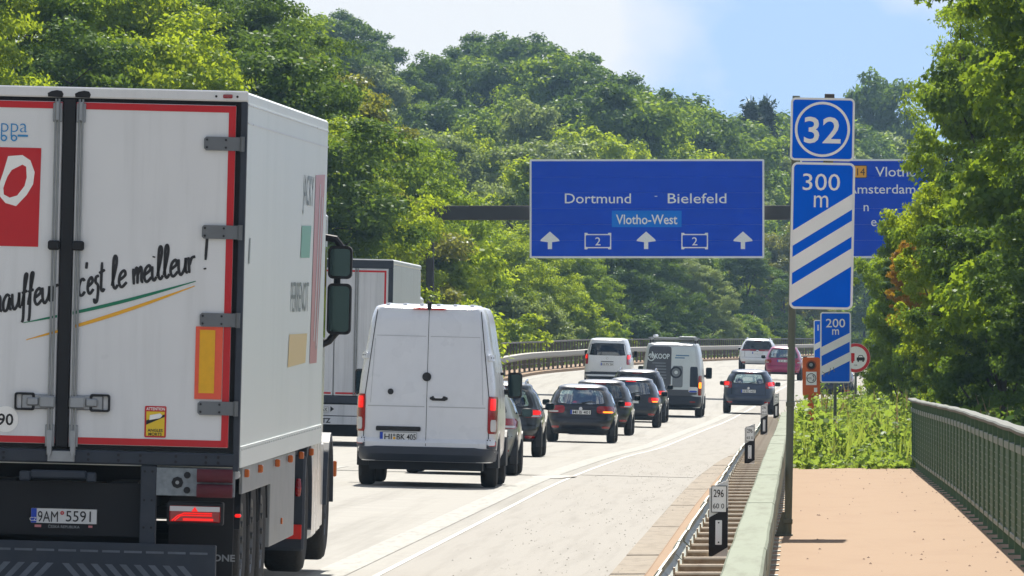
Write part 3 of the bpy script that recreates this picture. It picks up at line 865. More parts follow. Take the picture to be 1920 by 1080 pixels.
text(e, '514', 14 * kx, a - 5 * kx, b - 7 * kx, yt - 0.003, M_black, width=27 * kx)
a, b = gl(1641, 331); text(g2, 'Vlotho', 19 * kx, a, b, yt, M_letter, width=78 * kx, align='l', bold=0.004)
a, b = gl(1588, 363); text(g2, 'Amsterdam', 18 * kx, a, b, yt, M_letter, width=128 * kx, align='l', bold=0.004)
a, b = gl(1619, 396); text(g2, 'n', 18 * kx, a, b, yt, M_letter, align='l', bold=0.004)
a, b = gl(1633, 424); text(g2, 'e', 18 * kx, a, b, yt, M_letter, align='l', bold=0.004)

# ================================================================== LORRIES
M_tyre = mat('tyre_rubber', rgb(34, 34, 35), 0.85, var=0.2, scale=6, bump=0.4, bscale=30)
M_rim = mat('wheel_alloy', rgb(150, 152, 154), 0.35, 0.8, var=0.08, scale=8)
M_rimd = mat('steel_wheel', rgb(90, 92, 94), 0.5, 0.6, var=0.1, scale=8)
M_tw = mat('trailer_white', rgb(226, 228, 230), 0.32, var=0.025, scale=2.5, dirt=rgb(150, 152, 150), dscale=(7, 7, 0.5), damt=0.2, bump=0.03, bscale=8)
M_ts = mat('trailer_side_white', rgb(238, 243, 240), 0.34, var=0.0, scale=1.5, dirt=rgb(196, 206, 200), dscale=(2, 1.2, 0.25), damt=0.3, bump=0.02, bscale=3)
M_tred = mat('trailer_red', rgb(196, 8, 24), 0.35, var=0.04, scale=4)
M_tdark = mat('chassis_dark', rgb(46, 54, 66), 0.6, var=0.18, scale=5, dirt=rgb(76, 78, 82), dscale=(4, 4, 4), damt=0.4)
M_tblack = mat('chassis_black', rgb(24, 26, 31), 0.7, var=0.2, scale=5)
M_hinge = mat('hinge_steel', rgb(112, 116, 120), 0.42, 0.5, var=0.1, scale=8, bump=0.1, bscale=50)
M_rod = mat('lock_rod_steel', rgb(150, 154, 158), 0.35, 0.6, var=0.12, scale=12)
M_zinc = mat('spangled_zinc', rgb(132, 140, 146), 0.45, 0.6, var=0.25, scale=25)
M_maroon = mat('maroon_rubber', rgb(92, 34, 44), 0.75, var=0.25, scale=8)
M_lampred = mat('lamp_red', rgb(150, 8, 14), 0.15, coat=0.6, var=0.1, scale=10)
M_litred = mat('lit_red', rgb(140, 6, 6), 0.25, emit=(1.0, 0.012, 0.008, 1), estr=0.55)
M_litorange = mat('lit_orange', rgb(240, 130, 20), 0.25, emit=(1.0, 0.26, 0.015, 1), estr=1.3)
M_clear = mat('lamp_clear', rgb(205, 205, 208), 0.12, coat=0.5)
M_amber = mat('marker_amber', rgb(196, 96, 20), 0.3, coat=0.4)
M_plate = mat('plate_white', rgb(224, 226, 226), 0.4, var=0.04, scale=12)
M_eu = mat('plate_blue', rgb(20, 70, 190), 0.4)
M_chevron = mat('worn_chevron_grey', rgb(98, 106, 116), 0.55, var=0.25, scale=9)
M_script = mat('script_black', rgb(28, 28, 32), 0.4)
M_lgreen = mat('livery_green', rgb(0, 122, 88), 0.4)
M_lyellow = mat('livery_yellow', rgb(238, 176, 40), 0.4)
M_sgreen = mat('side_faded_green', rgb(96, 176, 146), 0.3)
M_syellow = mat('side_faded_yellow', rgb(240, 206, 140), 0.3)
M_sred = mat('side_faded_red', rgb(206, 128, 132), 0.3)
M_sgrey = mat('side_grey_letter', rgb(120, 128, 126), 0.3)
M_mirror = mat('mirror_glass', rgb(34, 44, 46), 0.05, 1.0)
M_steelgrey = mat('grey_side_panel', rgb(140, 144, 146), 0.45, 0.2, var=0.1, scale=4, dirt=rgb(96, 98, 98), dscale=(3, 3, 3), damt=0.4)

SCRIPT = {
 'c': [[(.75, .85), (.55, 1), (.25, .9), (.05, .5), (.15, .1), (.45, 0), (.8, .2)]],
 'h': [[(0, .3), (.35, 1.6), (.3, 2), (.12, 1.8), (.08, 0)], [(.08, .4), (.35, 1), (.6, .9), (.6, .2), (.8, .05)]],
 'a': [[(.7, .85), (.4, 1), (.08, .6), (.12, .08), (.45, .1), (.7, .8), (.68, .15), (.9, .05)]],
 'u': [[(0, 1), (.03, .3), (.25, 0), (.6, .4), (.68, 1), (.68, .2), (.9, .05)]],
 'f': [[(0, .1), (.35, 1.4), (.5, 2), (.3, 1.95), (.22, 1), (.15, -.6), (.02, -.9)], [(0, .9), (.55, 1)]],
 'e': [[(.05, .45), (.6, .7), (.5, 1), (.15, .8), (.05, .3), (.3, 0), (.75, .25)]],
 'r': [[(0, 1), (.1, 0)], [(.1, .5), (.3, .9), (.65, .95)]],
 's': [[(.6, 1.0), (.25, .95), (.2, .65), (.5, .35), (.4, -.5), (.1, -.6), (.05, -.35)]],
 't': [[(.3, 1.8), (.2, .3), (.4, 0), (.6, .15)], [(-.05, 1.15), (.65, 1.3)]],
 'l': [[(0, .2), (.4, 1.5), (.35, 2), (.15, 1.8), (.1, .4), (.3, 0), (.55, .2)]],
 'm': [[(0, 1), (.08, 0)], [(.08, .5), (.3, 1), (.42, .8), (.42, 0)], [(.42, .5), (.68, 1), (.8, .8), (.8, .15), (.98, .05)]],
 'i': [[(0, .9), (.02, .2), (.2, 0), (.4, .2)], [(.12, 1.42), (.15, 1.5)]],
 "'": [[(.15, 2.0), (.08, 1.6)]],
 '!': [[(.2, 2.3), (.05, .6)], [(0, .12), (.02, .02)]]}
def ribbon(mb, pts, hw, y):
    """flat stroke with round ends on a plane facing -Y"""
    P_ = []
    n = len(pts)
    for i in range(n - 1):
        p0 = pts[max(i - 1, 0)]; p1 = pts[i]; p2 = pts[i + 1]; p3 = pts[min(i + 2, n - 1)]
        for k in range(5):
            t = k / 5
            P_.append(tuple(0.5 * (2 * p1[a] + (p2[a] - p0[a]) * t + (2 * p0[a] - 5 * p1[a] + 4 * p2[a] - p3[a]) * t * t + (3 * p1[a] - p0[a] - 3 * p2[a] + p3[a]) * t ** 3) for a in (0, 1)))
    P_.append(pts[-1])
    vs = []
    for i, p in enumerate(P_):
        q0 = P_[max(i - 1, 0)]; q1 = P_[min(i + 1, len(P_) - 1)]
        dx, dz = q1[0] - q0[0], q1[1] - q0[1]; l = math.hypot(dx, dz) or 1
        w = hw * (0.75 if i in (0, len(P_) - 1) else 1)
        vs += [(p[0] - dz / l * w, y, p[1] + dx / l * w), (p[0] + dz / l * w, y, p[1] - dx / l * w)]
    mb.add(vs, [(2 * i + 1, 2 * i + 3, 2 * i + 2, 2 * i) for i in range(len(P_) - 1)])
def script_word(parent, word, p0, p1, xh, hw, y, m, shear=0.22):
    """handwriting between two baseline points"""
    adv = []; x = 0
    for ch in word:
        w = max(max(p[0] for p in st) for st in SCRIPT[ch]); adv.append(x); x += w * 0.93 + 0.10
    L = math.hypot(p1[0] - p0[0], p1[1] - p0[1]); ux, uz = (p1[0] - p0[0]) / L, (p1[1] - p0[1]) / L
    k = L / (x - 0.1)
    mb = MB()
    for ch, a in zip(word, adv):
        for j, st in enumerate(SCRIPT[ch]):
            pts = []
            for sx, sz in st:
                lx, lz = (a + sx) * k + sz * xh * shear, sz * xh
                pts.append((p0[0] + lx * ux - lz * uz, p0[1] + lx * uz + lz * ux))
            ribbon(mb, pts, hw, y - 0.0004 * j)
    return mb.build('lettering', m, parent)

def license_plate(parent, x, z, y, w, h, txt, eu=True, tw=0.82, name='license_plate'):
    p = poly_rear(parent, name, rrect(x - w / 2, x + w / 2, z - h / 2, z + h / 2, 0.008), y, M_plate, 0.006)
    inset_ring(p, 'border', x - w / 2, x + w / 2, z - h / 2, z + h / 2, 0.008, 0.004, y - 0.002, M_black)
    if eu: poly_rear(p, 'country_band', [(x - w / 2 + .005, z - h / 2 + .005), (x - w / 2 + .045, z - h / 2 + .005), (x - w / 2 + .045, z + h / 2 - .005), (x - w / 2 + .005, z + h / 2 - .005)], y - 0.003, M_eu)
    if txt: text(p, txt, h * 0.66, x + 0.02, z - h * 0.33, y - 0.004, M_black, width=w * tw, bold=0.01)
    return p

# ------------------------------------------------------------------ articulated lorry on the left
D1 = 70.0; S1 = F / D1
TXc = X_at(121, D1) - 0.061
PITCH = R(0.40)
tk = thing('articulated_truck', 'white refrigerated articulated lorry with red edged rear doors in the nearest lane', 'truck', (TXc, D1, road_z(TXc, D1)), (PITCH, ROLL, 0))
TZ0 = road_z(TXc, D1)
def tl(px, py):
    dx, dz = X_at(px, D1) - TXc, Z_at(py, D1) - TZ0
    c, s = math.cos(ROLL), math.sin(ROLL)
    return dx * c - dz * s, dx * s + dz * c
def tside(px, py):
    d = D1 * (1505 - 455) / (1505 - px)
    return d - D1, tl(455, 544 + (py - 544) * d / D1)[1]
HW = 1.30; ZB = 1.065; ZT = 3.82; LB = 11.95
# cargo box with roof cap rails and a side rail strip
MB().box(-HW, HW, 0.10, LB, ZB, ZT, 0.018).build('cargo_box', M_ts, tk)
sg = tk
for zz in (tside(500, 195)[1] - 0.0,):
    MB().box(HW, HW + 0.006, 0.12, LB, ZT - 0.235, ZT - 0.222).box(HW, HW + 0.006, 0.12, LB, ZT - 0.10, ZT - 0.088).build('roof_rail', M_tw, sg)
MB().box(HW, HW + 0.008, 0.12, LB, ZB + 0.005, ZB + 0.16).build('side_sill', M_ts, sg)
mbx = MB()
for k in range(45): mbx.box(HW + 0.008, HW + 0.012, 0.2 + 0.26 * k, 0.22 + 0.26 * k, ZB + 0.13, ZB + 0.145)
mbx.build('rivets', M_rod, sg)['kind'] = 'stuff'
# rear frame
MB().box(-HW, HW, 0.0, 0.10, ZT - 0.075, ZT + 0.004, 0.01).build('roof_beam', M_tw, tk)
for s in (-1, 1):
    MB().box(*sorted((s * (HW - 0.045), s * HW)), 0.0, 0.10, ZB - 0.02, ZT - 0.076, 0.006).build('corner_post', M_tdark, tk)
    lamp = MB().box(*sorted((s * 1.12, s * 1.19)), -0.012, 0.0, ZT - 0.052, ZT - 0.024, 0.006).build('marker_light', M_lampred, tk)
    for xx in (1.07, 1.225): MB().disc_y(s * xx, -0.004, 0.0, ZT - 0.04, 0.009, 10).build('bolt', M_tblack, tk)
MB().box(-HW + 0.046, HW - 0.046, 0.05, 0.09, 1.18, ZT - 0.076).build('door_seal', M_tblack, tk)
# doors
DT, DB = ZT - 0.105, 1.215
XR = HW - 0.082
bw = 0.052
for s in (-1, 1):
    xa, xb = sorted((s * 0.05, s * XR))
    d_ = MB().box(xa, xb, 0.008, 0.06, DB, DT, 0.006).build('door', M_tw, tk)
    # red edge, mitred flat strips
    xo = s * XR; xi = s * 0.05
    poly_rear(d_, 'red_edge', [(xi, DT - bw), (xo - s * bw, DT - bw), (xo - s * bw, DT - bw), (xo, DT - 0.003), (xi, DT - 0.003)], 0.004, M_tred)
    poly_rear(d_, 'red_edge', [(xi, DB + 0.003), (xo, DB + 0.003), (xo - s * bw, DB + bw), (xi, DB + bw)], 0.004, M_tred)
    poly_rear(d_, 'red_edge', [(xo, DB + 0.003), (xo, DT - 0.003), (xo - s * bw, DT - bw), (xo - s * bw, DB + bw)], 0.004, M_tred)
    # paired lock rods with cams, guides and the handle
    for dx in (0.075, 0.098):
        MB().tube([(s * dx, -0.018, DB - 0.08), (s * dx, -0.018, DT + 0.02)], 0.0085, 8).build('lock_rod', M_rod, d_, True)
    MB().box(*sorted((s * 0.052, s * 0.12)), -0.012, 0.008, DT - 0.15, DT - 0.01, 0.004).box(*sorted((s * 0.07, s * 0.10)), -0.045, -0.012, DT - 0.14, DT + 0.0, 0.006).build('lock_cam', M_rod, d_)
    MB().box(*sorted((s * 0.052, s * 0.12)), -0.012, 0.008, DB - 0.02, DB + 0.14, 0.004).prism([(s * 0.065, DB + 0.1), (s * 0.105, DB + 0.1), (s * 0.10, DB - 0.06), (s * 0.085, DB - 0.11), (s * 0.07, DB - 0.06)], 'y', -0.045, -0.014).build('lock_cam', M_rod, d_)
    MB().box(*sorted((s * 0.045, s * 0.132)), -0.05, 0.006, 2.63, 2.70, 0.012).build('rod_guide', M_tblack, d_)
    h0, h1 = tl(150, 770)[1], tl(150, 740)[1]
    zc = (h0 + h1) / 2
    MB().box(*sorted((s * 0.06, s * 0.30)), -0.016, 0.004, zc - 0.055, zc + 0.055, 0.012).build('handle_recess', M_rod, d_)
    hd = MB().box(*sorted((s * 0.05, s * 0.17)), -0.05, -0.018, zc - 0.045, zc + 0.045, 0.012).box(*sorted((s * 0.17, s * 0.26)), -0.04, -0.018, zc - 0.03, zc + 0.03, 0.012).build('handle', M_rod, d_)
    mb = MB()
    a = rrect(*sorted((s * 0.20, s * 0.35)), zc - 0.065, zc + 0.065, 0.02); b = rrect(*sorted((s * 0.22, s * 0.335)), zc - 0.05, zc + 0.05, 0.012); n = len(a)
    vs = [(p[0], yy, p[1]) for yy in (-0.022, 0.006) for p in a] + [(p[0], yy, p[1]) for yy in (-0.022, 0.006) for p in b]
    fs = []
    for k in range(n):
        k2 = (k + 1) % n
        fs += [(k, k2, 2 * n + k2, 2 * n + k), (n + k, n + k2, k2, k), (2 * n + k2, 3 * n + k2, 3 * n + k, 2 * n + k)]
    mb.add(vs, fs).build('handle_frame', M_tblack, d_)
    for py in (269, 435, 600, 766):
        zz = tl(410, py)[1]
        hg = MB().prism([(s * 0.99, zz - 0.035), (s * 1.005, zz - 0.05), (s * (HW - 0.022), zz - 0.05), (s * (HW - 0.022), zz + 0.05), (s * 1.005, zz + 0.05), (s * 0.99, zz + 0.035)], 'y', -0.016, 0.003).build('hinge', M_hinge, d_)
        MB().tube([(s * (HW - 0.03), -0.022, zz - 0.055), (s * (HW - 0.03), -0.022, zz + 0.055)], 0.018, 10).build('hinge_pin', M_hinge, d_, True)
        for bx_ in (1.012, 1.15): 
            for bz_ in (-0.028, 0.028): MB().disc_y(s * bx_, -0.022, -0.015, zz + bz_, 0.0085, 8).build('bolt', M_tblack, d_)
    if s > 0: DOOR = d_
    else: DOORL = d_
# centre rubber lip
MB().box(-0.047, 0.047, -0.004, 0.05, DB - 0.02, DT + 0.02, 0.006).build('centre_gasket', M_tblack, tk)
mb = MB()
for xx in (-0.105, 0.095):
    mb.prism([(xx - .055, ZT - .072), (xx + .05, ZT - .074), (xx + .058, ZT - .05), (xx + .045, ZT - .028), (xx + .01, ZT - .022), (xx - .03, ZT - .03), (xx - .058, ZT - .045)], 'y', -0.003, 0.0)
mb.build('soot_smear', M_tblack, tk)
# rear reflector, warning sticker, speed disc, livery
M_ro = mat('reflector_orange', rgb(240, 92, 62), 0.35, var=0.05, scale=20); M_ry = mat('reflector_yellow', rgb(236, 176, 8), 0.35, var=0.06, scale=20)
a0, a1 = tl(362, 748), tl(410, 613)
rp = poly_rear(DOOR, 'reflective_plate', [(a0[0] + .004, a0[1]), (XR - bw - .004, a0[1]), (XR - bw - .004, a1[1]), (a0[0] + .004, a1[1])], -0.002, M_ro, 0.007)
q0, q1 = tl(371, 737), tl(403, 619)
poly_rear(rp, 'yellow_field', [(q0[0], q0[1]), (q1[0], q0[1]), (q1[0], q1[1]), (q0[0], q1[1])], -0.006, M_ry)
a0, a1 = tl(269, 820), tl(311, 762)
w_, h_ = a1[0] - a0[0], a1[1] - a0[1]
st = poly_rear(DOOR, 'warning_sticker', rrect(a0[0], a1[0], a0[1], a1[1], 0.01), 0.003, M_tred, 0.004)
Y1 = mat('sticker_yellow', rgb(236, 200, 40), 0.4)
poly_rear(st, 'yellow_field', [(a0[0] + .012, a0[1] + .012), (a1[0] - .012, a0[1] + .012), (a1[0] - .012, a1[1] - .04), (a0[0] + .012, a1[1] - .04)], 0.0, Y1)
poly_rear(st, 'blind_spot_band', [(a0[0] + .012, a0[1] + .40 * h_), (a1[0] - .012, a0[1] + .66 * h_), (a1[0] - .012, a0[1] + .74 * h_), (a0[0] + .012, a0[1] + .54 * h_)], -0.002, M_black)
poly_rear(st, 'lorry_symbol', [(a0[0] + .22 * w_, a0[1] + .55 * h_), (a0[0] + .72 * w_, a0[1] + .62 * h_), (a0[0] + .82 * w_, a0[1] + .70 * h_), (a0[0] + .72 * w_, a0[1] + .77 * h_), (a0[0] + .24 * w_, a0[1] + .71 * h_)], -0.004, M_white)
text(st, 'ATTENTION', .022, (a0[0] + a1[0]) / 2, a1[1] - .031, 0.0, M_white, width=w_ * .86, bold=.02)
text(st, 'ANGLES', .022, (a0[0] + a1[0]) / 2, a0[1] + .042, -0.002, M_black, width=w_ * .7, bold=.02)
text(st, 'MORTS', .022, (a0[0] + a1[0]) / 2, a0[1] + .014, -0.002, M_black, width=w_ * .62, bold=.02)
c = tl(8, 786)
sd = MB().disc_y(c[0], 0.003, 0.006, c[1], 0.095, 32).build('speed_disc', M_white, DOORL)
text(sd, '90', 0.085, c[0], c[1] - 0.042, 0.0, M_black, width=0.115, bold=.015)
a0, a1 = tl(-150, 457), tl(74, 277)
rb = poly_rear(DOORL, 'red_panel', [(a0[0], a0[1]), (a1[0], a0[1]), (a1[0] + .006, a1[1]), (a0[0], a1[1])], 0.004, M_tred)
mb = MB(); ring_o = []
ro = [(13, 292), (40, 290), (55, 300), (63, 322), (60, 345), (48, 365), (28, 386), (8, 380), (-4, 366), (-4, 345), (4, 322)]
ri = [(20, 318), (40, 308), (47, 312), (48, 332), (44, 348), (30, 366), (16, 370), (5, 364), (4, 352), (8, 340), (12, 330)]
vo = [tl(*p) for p in ro]; vi = [tl(*p) for p in ri]; n = len(vo)
mb.add([(p[0], 0.001, p[1]) for p in vo + vi], [(k, n + k, n + (k + 1) % n, (k + 1) % n) for k in range(n)])
mb.build('lettering', M_white, rb)
M_cy = mat('logo_blue', rgb(30, 138, 200), 0.4)
p0 = tl(24, 247); text(DOORL, 'ppa', 0.105, p0[0], p0[1], 0.003, M_cy, width=0.19, bold=-.012, name='logo')
mb = MB()
for px in (-12, 5, 24): q = tl(px, 258); mb.disc_y(q[0], 0.002, 0.0045, q[1], 0.024, 18, 0.014)
q = tl(40, 254); mb.box(q[0] - .035, q[0] + .04, 0.002, 0.0045, q[1] - .006, q[1] + .008)
mb.build('logo', M_cy, DOORL)
YS = 0.0035
for w, x0, x1, par in (('chauffeur', -30, 107, DOORL), ("c'est", 145, 194, DOOR), ('le', 208, 235, DOOR), ('meilleur', 248, 364, DOOR), ('!', 383, 387, DOOR)):
    base = lambda px: 585 - (px - 0) * 0.207
    script_word(par, w, tl(x0, base(x0)), tl(x1, base(x1)), 0.115, 0.0105, YS, M_script)
def swoosh(p0, p1, w, m, split):
    for (f0, f1, par) in ((0, split - 0.045, DOORL), (split + 0.045, 1, DOOR)):
        mb = MB(); vs = []; N = 14
        for k in range(N + 1):
            f = f0 + (f1 - f0) * k / N
            px = p0[0] + (p1[0] - p0[0]) * f; py = p0[1] + (p1[1] - p0[1]) * f + math.sin(f * math.pi) * 5
            hw = w * (math.sin(max(.03, min(.97, f)) * math.pi) ** 0.6)
            a = tl(px, py); vs += [(a[0], YS, a[1] + hw), (a[0], YS, a[1] - hw)]
        mb.add(vs, [(2 * i + 1, 2 * i + 3, 2 * i + 2, 2 * i) for i in range(N)]).build('livery_stroke', m, par)
swoosh((42, 605), (366, 527), 0.013, M_lgreen, 0.24); swoosh((47, 637), (364, 536), 0.014, M_lyellow, 0.24)

# side livery near the front of the box
def side_quad(name, pts, m, off=0.004):
    return MB().add([(HW + off, *tside(*p)) for p in pts], [tuple(range(len(pts)))]).build(name, m, tk)
side_quad('side_panel', [(583, 682), (596, 680), (603.5, 327), (586, 328)], M_sred)
for a_, b_ in ((590, 640), (594, 655), (598, 600)):
    side_quad('side_stroke', [(a_ - 1.2, b_), (a_ + .2, b_), (a_ + 5.2, 345 + (a_ - 590) * 6), (a_ + 4.2, 345 + (a_ - 590) * 6)], M_tw, 0.007)
side_quad('side_panel', [(561, 483), (578, 483), (580, 423), (562, 423)], M_sgreen)
side_quad('side_panel', [(542, 689), (575, 680), (577, 625), (543.5, 627)], M_syellow)
def side_text(s, px0, px1, py0, py1):
    y0, z0 = tside(px0, py1); y1, z1 = tside(px1, py1); zt = tside(px0, py0)[1]
    text(tk, s, zt - z0, y0, z0, HW + 0.005, M_sgrey, width=y1 - y0, align='l', face='right')
side_text('JACKY', 563, 583, 323, 383); side_text('PERRENOT', 545, 578, 525, 585)
side_quad('side_scuff', [(463, 494), (465.5, 494), (466.5, 446), (464, 446)], M_sgrey)

# ---- chassis below the box, seen from behind
MB().box(-HW, HW - 0.03, 0.0, 0.12, 1.075, 1.175, 0.012).build('rear_sill', M_tdark, tk)
for xx in (0.42, 0.58, 0.84, 1.06, 1.15, -0.42, -0.84, 0.2):
    for zz in (1.105, 1.145): MB().disc_y(xx, -0.006, 0.0, zz, 0.011, 8).build('bolt', M_tblack, tk)
MB().box(-0.10, 0.10, -0.008, 0.0, 1.085, 1.165, 0.003).build('latch_plate', M_rod, tk)
MB().box(-HW + 0.1, HW - 0.1, 0.9, LB, 0.93, 1.06).box(-0.55, -0.35, 0.3, 11.4, 0.72, 0.95).box(0.35, 0.55, 0.3, 11.4, 0.72, 0.95).build('chassis_frame', M_tblack, tk)
MB().box(-1.15, 0.62, 0.16, 0.2, tl(120, 1005)[1], tl(120, 905)[1]).build('rear_panel', M_tblack, tk)
zc = tl(115, 890)[1]
MB().box(-0.22, 0.19, -0.03, 0.08, zc - 0.03, zc + 0.03, 0.012).box(-0.30, -0.22, -0.03, 0.05, zc - 0.05, zc + 0.02, 0.01).box(0.19, 0.26, -0.03, 0.05, zc - 0.05, zc + 0.02, 0.01).build('coupling_bracket', M_tdark, tk)
# upright carrying the under-run bar
p0, p1 = tl(259, 1017), tl(289, 878)
for s in (1, -1):
    xa, xb = sorted((s * p0[0], s * (p0[0] + 0.115)))
    MB().box(xa, xb, 0.02, 0.14, p0[1] - 0.02, 1.074, 0.006).build('bumper_bracket', M_tdark, tk)
    for zz in (1.03, 0.82, 0.62):
        for dx in (0.03, 0.085): MB().disc_y(s * (p0[0] + dx), 0.012, 0.021, zz, 0.009, 8).build('bolt', M_tblack, tk)
    # galvanised corner plate with rubber buffers
    c0, c1 = tl(292, 932), tl(454, 880)
    cp = MB().box(*sorted((s * 0.655, s * 1.275)), 0.03, 0.06, c0[1] + 0.01, c1[1] - 0.0, 0.004).build('corner_plate', M_zinc, tk)
    MB().disc_y(s * tl(331, 905)[0], 0.015, 0.03, tl(331, 905)[1], 0.043, 8).build('plug', M_tblack, cp)
    MB().disc_y(s * tl(331, 905)[0], 0.010, 0.0148, tl(331, 905)[1], 0.014, 12).build('plug_pin', M_rod, cp)
    for zz in (-0.055, 0.055):
        zb_ = (c0[1] + c1[1]) / 2 + zz
        MB().disc_y(s * 0.925, 0.018, 0.03, zb_, 0.025, 10).build('bolt', M_tblack, cp)
        bf = MB().tube([(s * 1.0, -0.02, zb_), (s * 1.26, -0.02, zb_)], 0.05, 14).build('rubber_buffer', M_maroon, tk, True)
    # lamp cluster
    z0, z1 = tl(365, 980)[1], tl(365, 949)[1]
    x0, x1 = tl(316, 960)[0], tl(412, 960)[0]
    xa, xb = sorted((s * x0, s * x1))
    tlp = MB().box(xa, xb, 0.0, 0.09, z0, z1, 0.008).build('tail_light', M_lampred, tk)
    MB().box(xa + .004, xb - .004, -0.004, 0.0, z1 - 0.04, z1 - 0.004).build('reversing_lens', M_clear, tlp)
    xm = s * (x0 + x1) / 2
    poly_rear(tlp, 'triangle_reflector', [(xm - .025, z1 - .042), (xm + .025, z1 - .042), (xm, z1 - .006)], -0.007, M_litred)
    for off_ in (0.0, 0.02):
        arc = [(s * (x0 + .02 + off_), -0.004, z0 + .01), (s * (x0 + .06 + off_), -0.004, z0 + .045), (s * (x0 + .11), -0.004, z0 + .066 - off_ * .8), (s * (x1 - .06), -0.004, z0 + .066 - off_ * .8)]
        MB().tube(arc, 0.0055, 6).build('light_tube', M_litred, tlp)
    MB().box(*sorted((s * (x0 + .1), s * (x1 - .05))), -0.003, 0.0, z0 + 0.012, z0 + 0.03).build('brake_lens', M_litred, tlp)
    MB().box(xa - 0.02, xb + 0.02, 0.02, 0.16, z0 - 0.02, z1 + 0.03, 0.01).build('lamp_housing', M_tblack, tk)
    # mudflap and its lettering
    mz0 = 0.17
    mf = MB().box(*sorted((s * 0.74, s * 1.22)), 0.9, 0.93, mz0, 0.86, 0.004).build('mudflap', M_tblack, tk)
# under-run bar with worn chevrons
b0, b1 = tl(200, 1090)[1] - 0.10, tl(200, 1018)[1]
xe = tl(404, 1040)[0]
ub = MB().box(-xe, xe, -0.03, 0.05, b0, b1, 0.006).build('under_run_bar', M_tdark, tk)
zz = tl(200, 1034)[1]
for k in range(14):
    x = -xe + 0.03 + (2 * xe - 0.06) * k / 14
    MB().box(x, x + (2 * xe) / 14 - 0.035, -0.036, -0.0305, zz - 0.008, zz + 0.008).build('strip', M_chevron, ub)
zt_ = tl(200, 1058)[1]; xmid = tl(107, 1060)[0]
for k in range(11):
    for s in (-1, 1):
        x = xmid + s * (0.03 + k * 0.105)
        if abs(x + s * .12) > xe - 0.06: continue
        poly_rear(ub, 'chevron', [(x, zt_), (x + s * 0.05, zt_), (x + s * 0.17, zt_ - 0.13), (x + s * 0.12, zt_ - 0.13)], -0.034, M_chevron)
license_plate(tk, tl(115, 969)[0], tl(115, 969)[1], 0.145, 0.49, 0.115, None)
lp = tk.children[-1]
q = tl(63, 969); 
for s_, pa, pb in (('9AM', 66, 104), ('5591', 119, 166)):
    a_ = tl(pa, 969); b_ = tl(pb, 969); text(lp, s_, 0.082, (a_[0] + b_[0]) / 2, (a_[1] + b_[1]) / 2 - 0.041, 0.140, M_black, width=b_[0] - a_[0], bold=0.0)
q = tl(112, 963); MB().disc_y(q[0], 0.139, 0.141, q[1], 0.014, 12, 0.005).build('stamp', M_tred, lp)
q = tl(57, 974); text(lp, 'CZ', 0.028, q[0], q[1] - .014, 0.139, M_white)
q = tl(115, 990); poly_rear(lp, 'plate_holder', rrect(q[0] - .25, q[0] + .25, q[1] - .02, q[1] + .02, .004), 0.147, M_tblack, .006)
text(lp, 'ČESKÁ REPUBLIKA', 0.02, q[0], q[1] - 0.006, 0.144, M_rod, width=0.23)
q = tl(65, 987); poly_rear(lp, 'sticker', [(q[0] - .02, q[1] - .01), (q[0] + .028, q[1] - .01), (q[0] + .028, q[1] + .008), (q[0] - .02, q[1] + .008)], 0.144, M_sred)
q = tl(165, 989); poly_rear(lp, 'flag', [(q[0] - .015, q[1] - .008), (q[0] + .015, q[1] - .008), (q[0] + .015, q[1] + .008), (q[0] - .015, q[1] + .008)], 0.144, M_sred)
q = tl(405, 1059); text(tk, 'KRONE', 0.050, 1.238, 0.362, 0.896, M_rod, width=0.26, align='r', bold=.03, name='mudflap_lettering')
# trailer axles
for ya in (1.55, 2.86, 4.17):
    for s in (-1, 1):
        wheel(tk, s * 1.255, ya, 0.50, 0.36, s, M_rimd, M_tyre, 0.56, True)
        MB().prism([(ya + 0.58 * math.cos(R(a)), 0.5 + 0.58 * math.sin(R(a))) for a in range(10, 171, 16)] + [(ya + 0.55 * math.cos(R(a)), 0.5 + 0.55 * math.sin(R(a))) for a in range(170, 9, -16)], 'x', *sorted((s * 0.9, s * 1.26))).build('mudguard', M_tblack, tk)
    MB().tube([(-0.9, ya, 0.5), (0.9, ya, 0.5)], 0.07, 10).build('axle', M_tblack, tk)
# right-hand side: lamp, panels, boxes
for s in (-1, 1):
    q = tside(452, 955)
    sl = MB().box(*sorted((s * 1.245, s * 1.29)), 0.6, 0.66, 0.695, 0.72, 0.008).build('side_marker', M_litred, tk)
    MB().disc_y(s * 1.27, 0.14, 0.19, 1.02, 0.035, 14).build('reflector', M_clear, tk)
    MB().box(*sorted((s * 1.25, s * 1.275)), 0.95, 5.0, 0.86, 1.06, 0.004).build('side_skirt', M_steelgrey, tk)
    MB().box(*sorted((s * 1.22, s * 1.262)), 5.0, 8.6, 0.36, 1.05, 0.006).build('side_guard', M_steelgrey, tk)
    MB().box(*sorted((s * 0.7, s * 1.2)), 4.9, 6.4, 0.38, 0.98, 0.02).build('pallet_box', M_tblack, tk)
    for yy in (1.2, 3.0, 5.4, 7.3, 9.0, 10.6):
        MB().box(*sorted((s * 1.27, s * 1.31)), yy, yy + 0.09, 0.98, 1.04, 0.008).build('side_marker', M_amber, tk)
    MB().box(*sorted((s * 1.262, s * 1.278)), 6.6, 6.68, 0.50, 0.55, 0.004).build('side_marker', M_amber, tk)
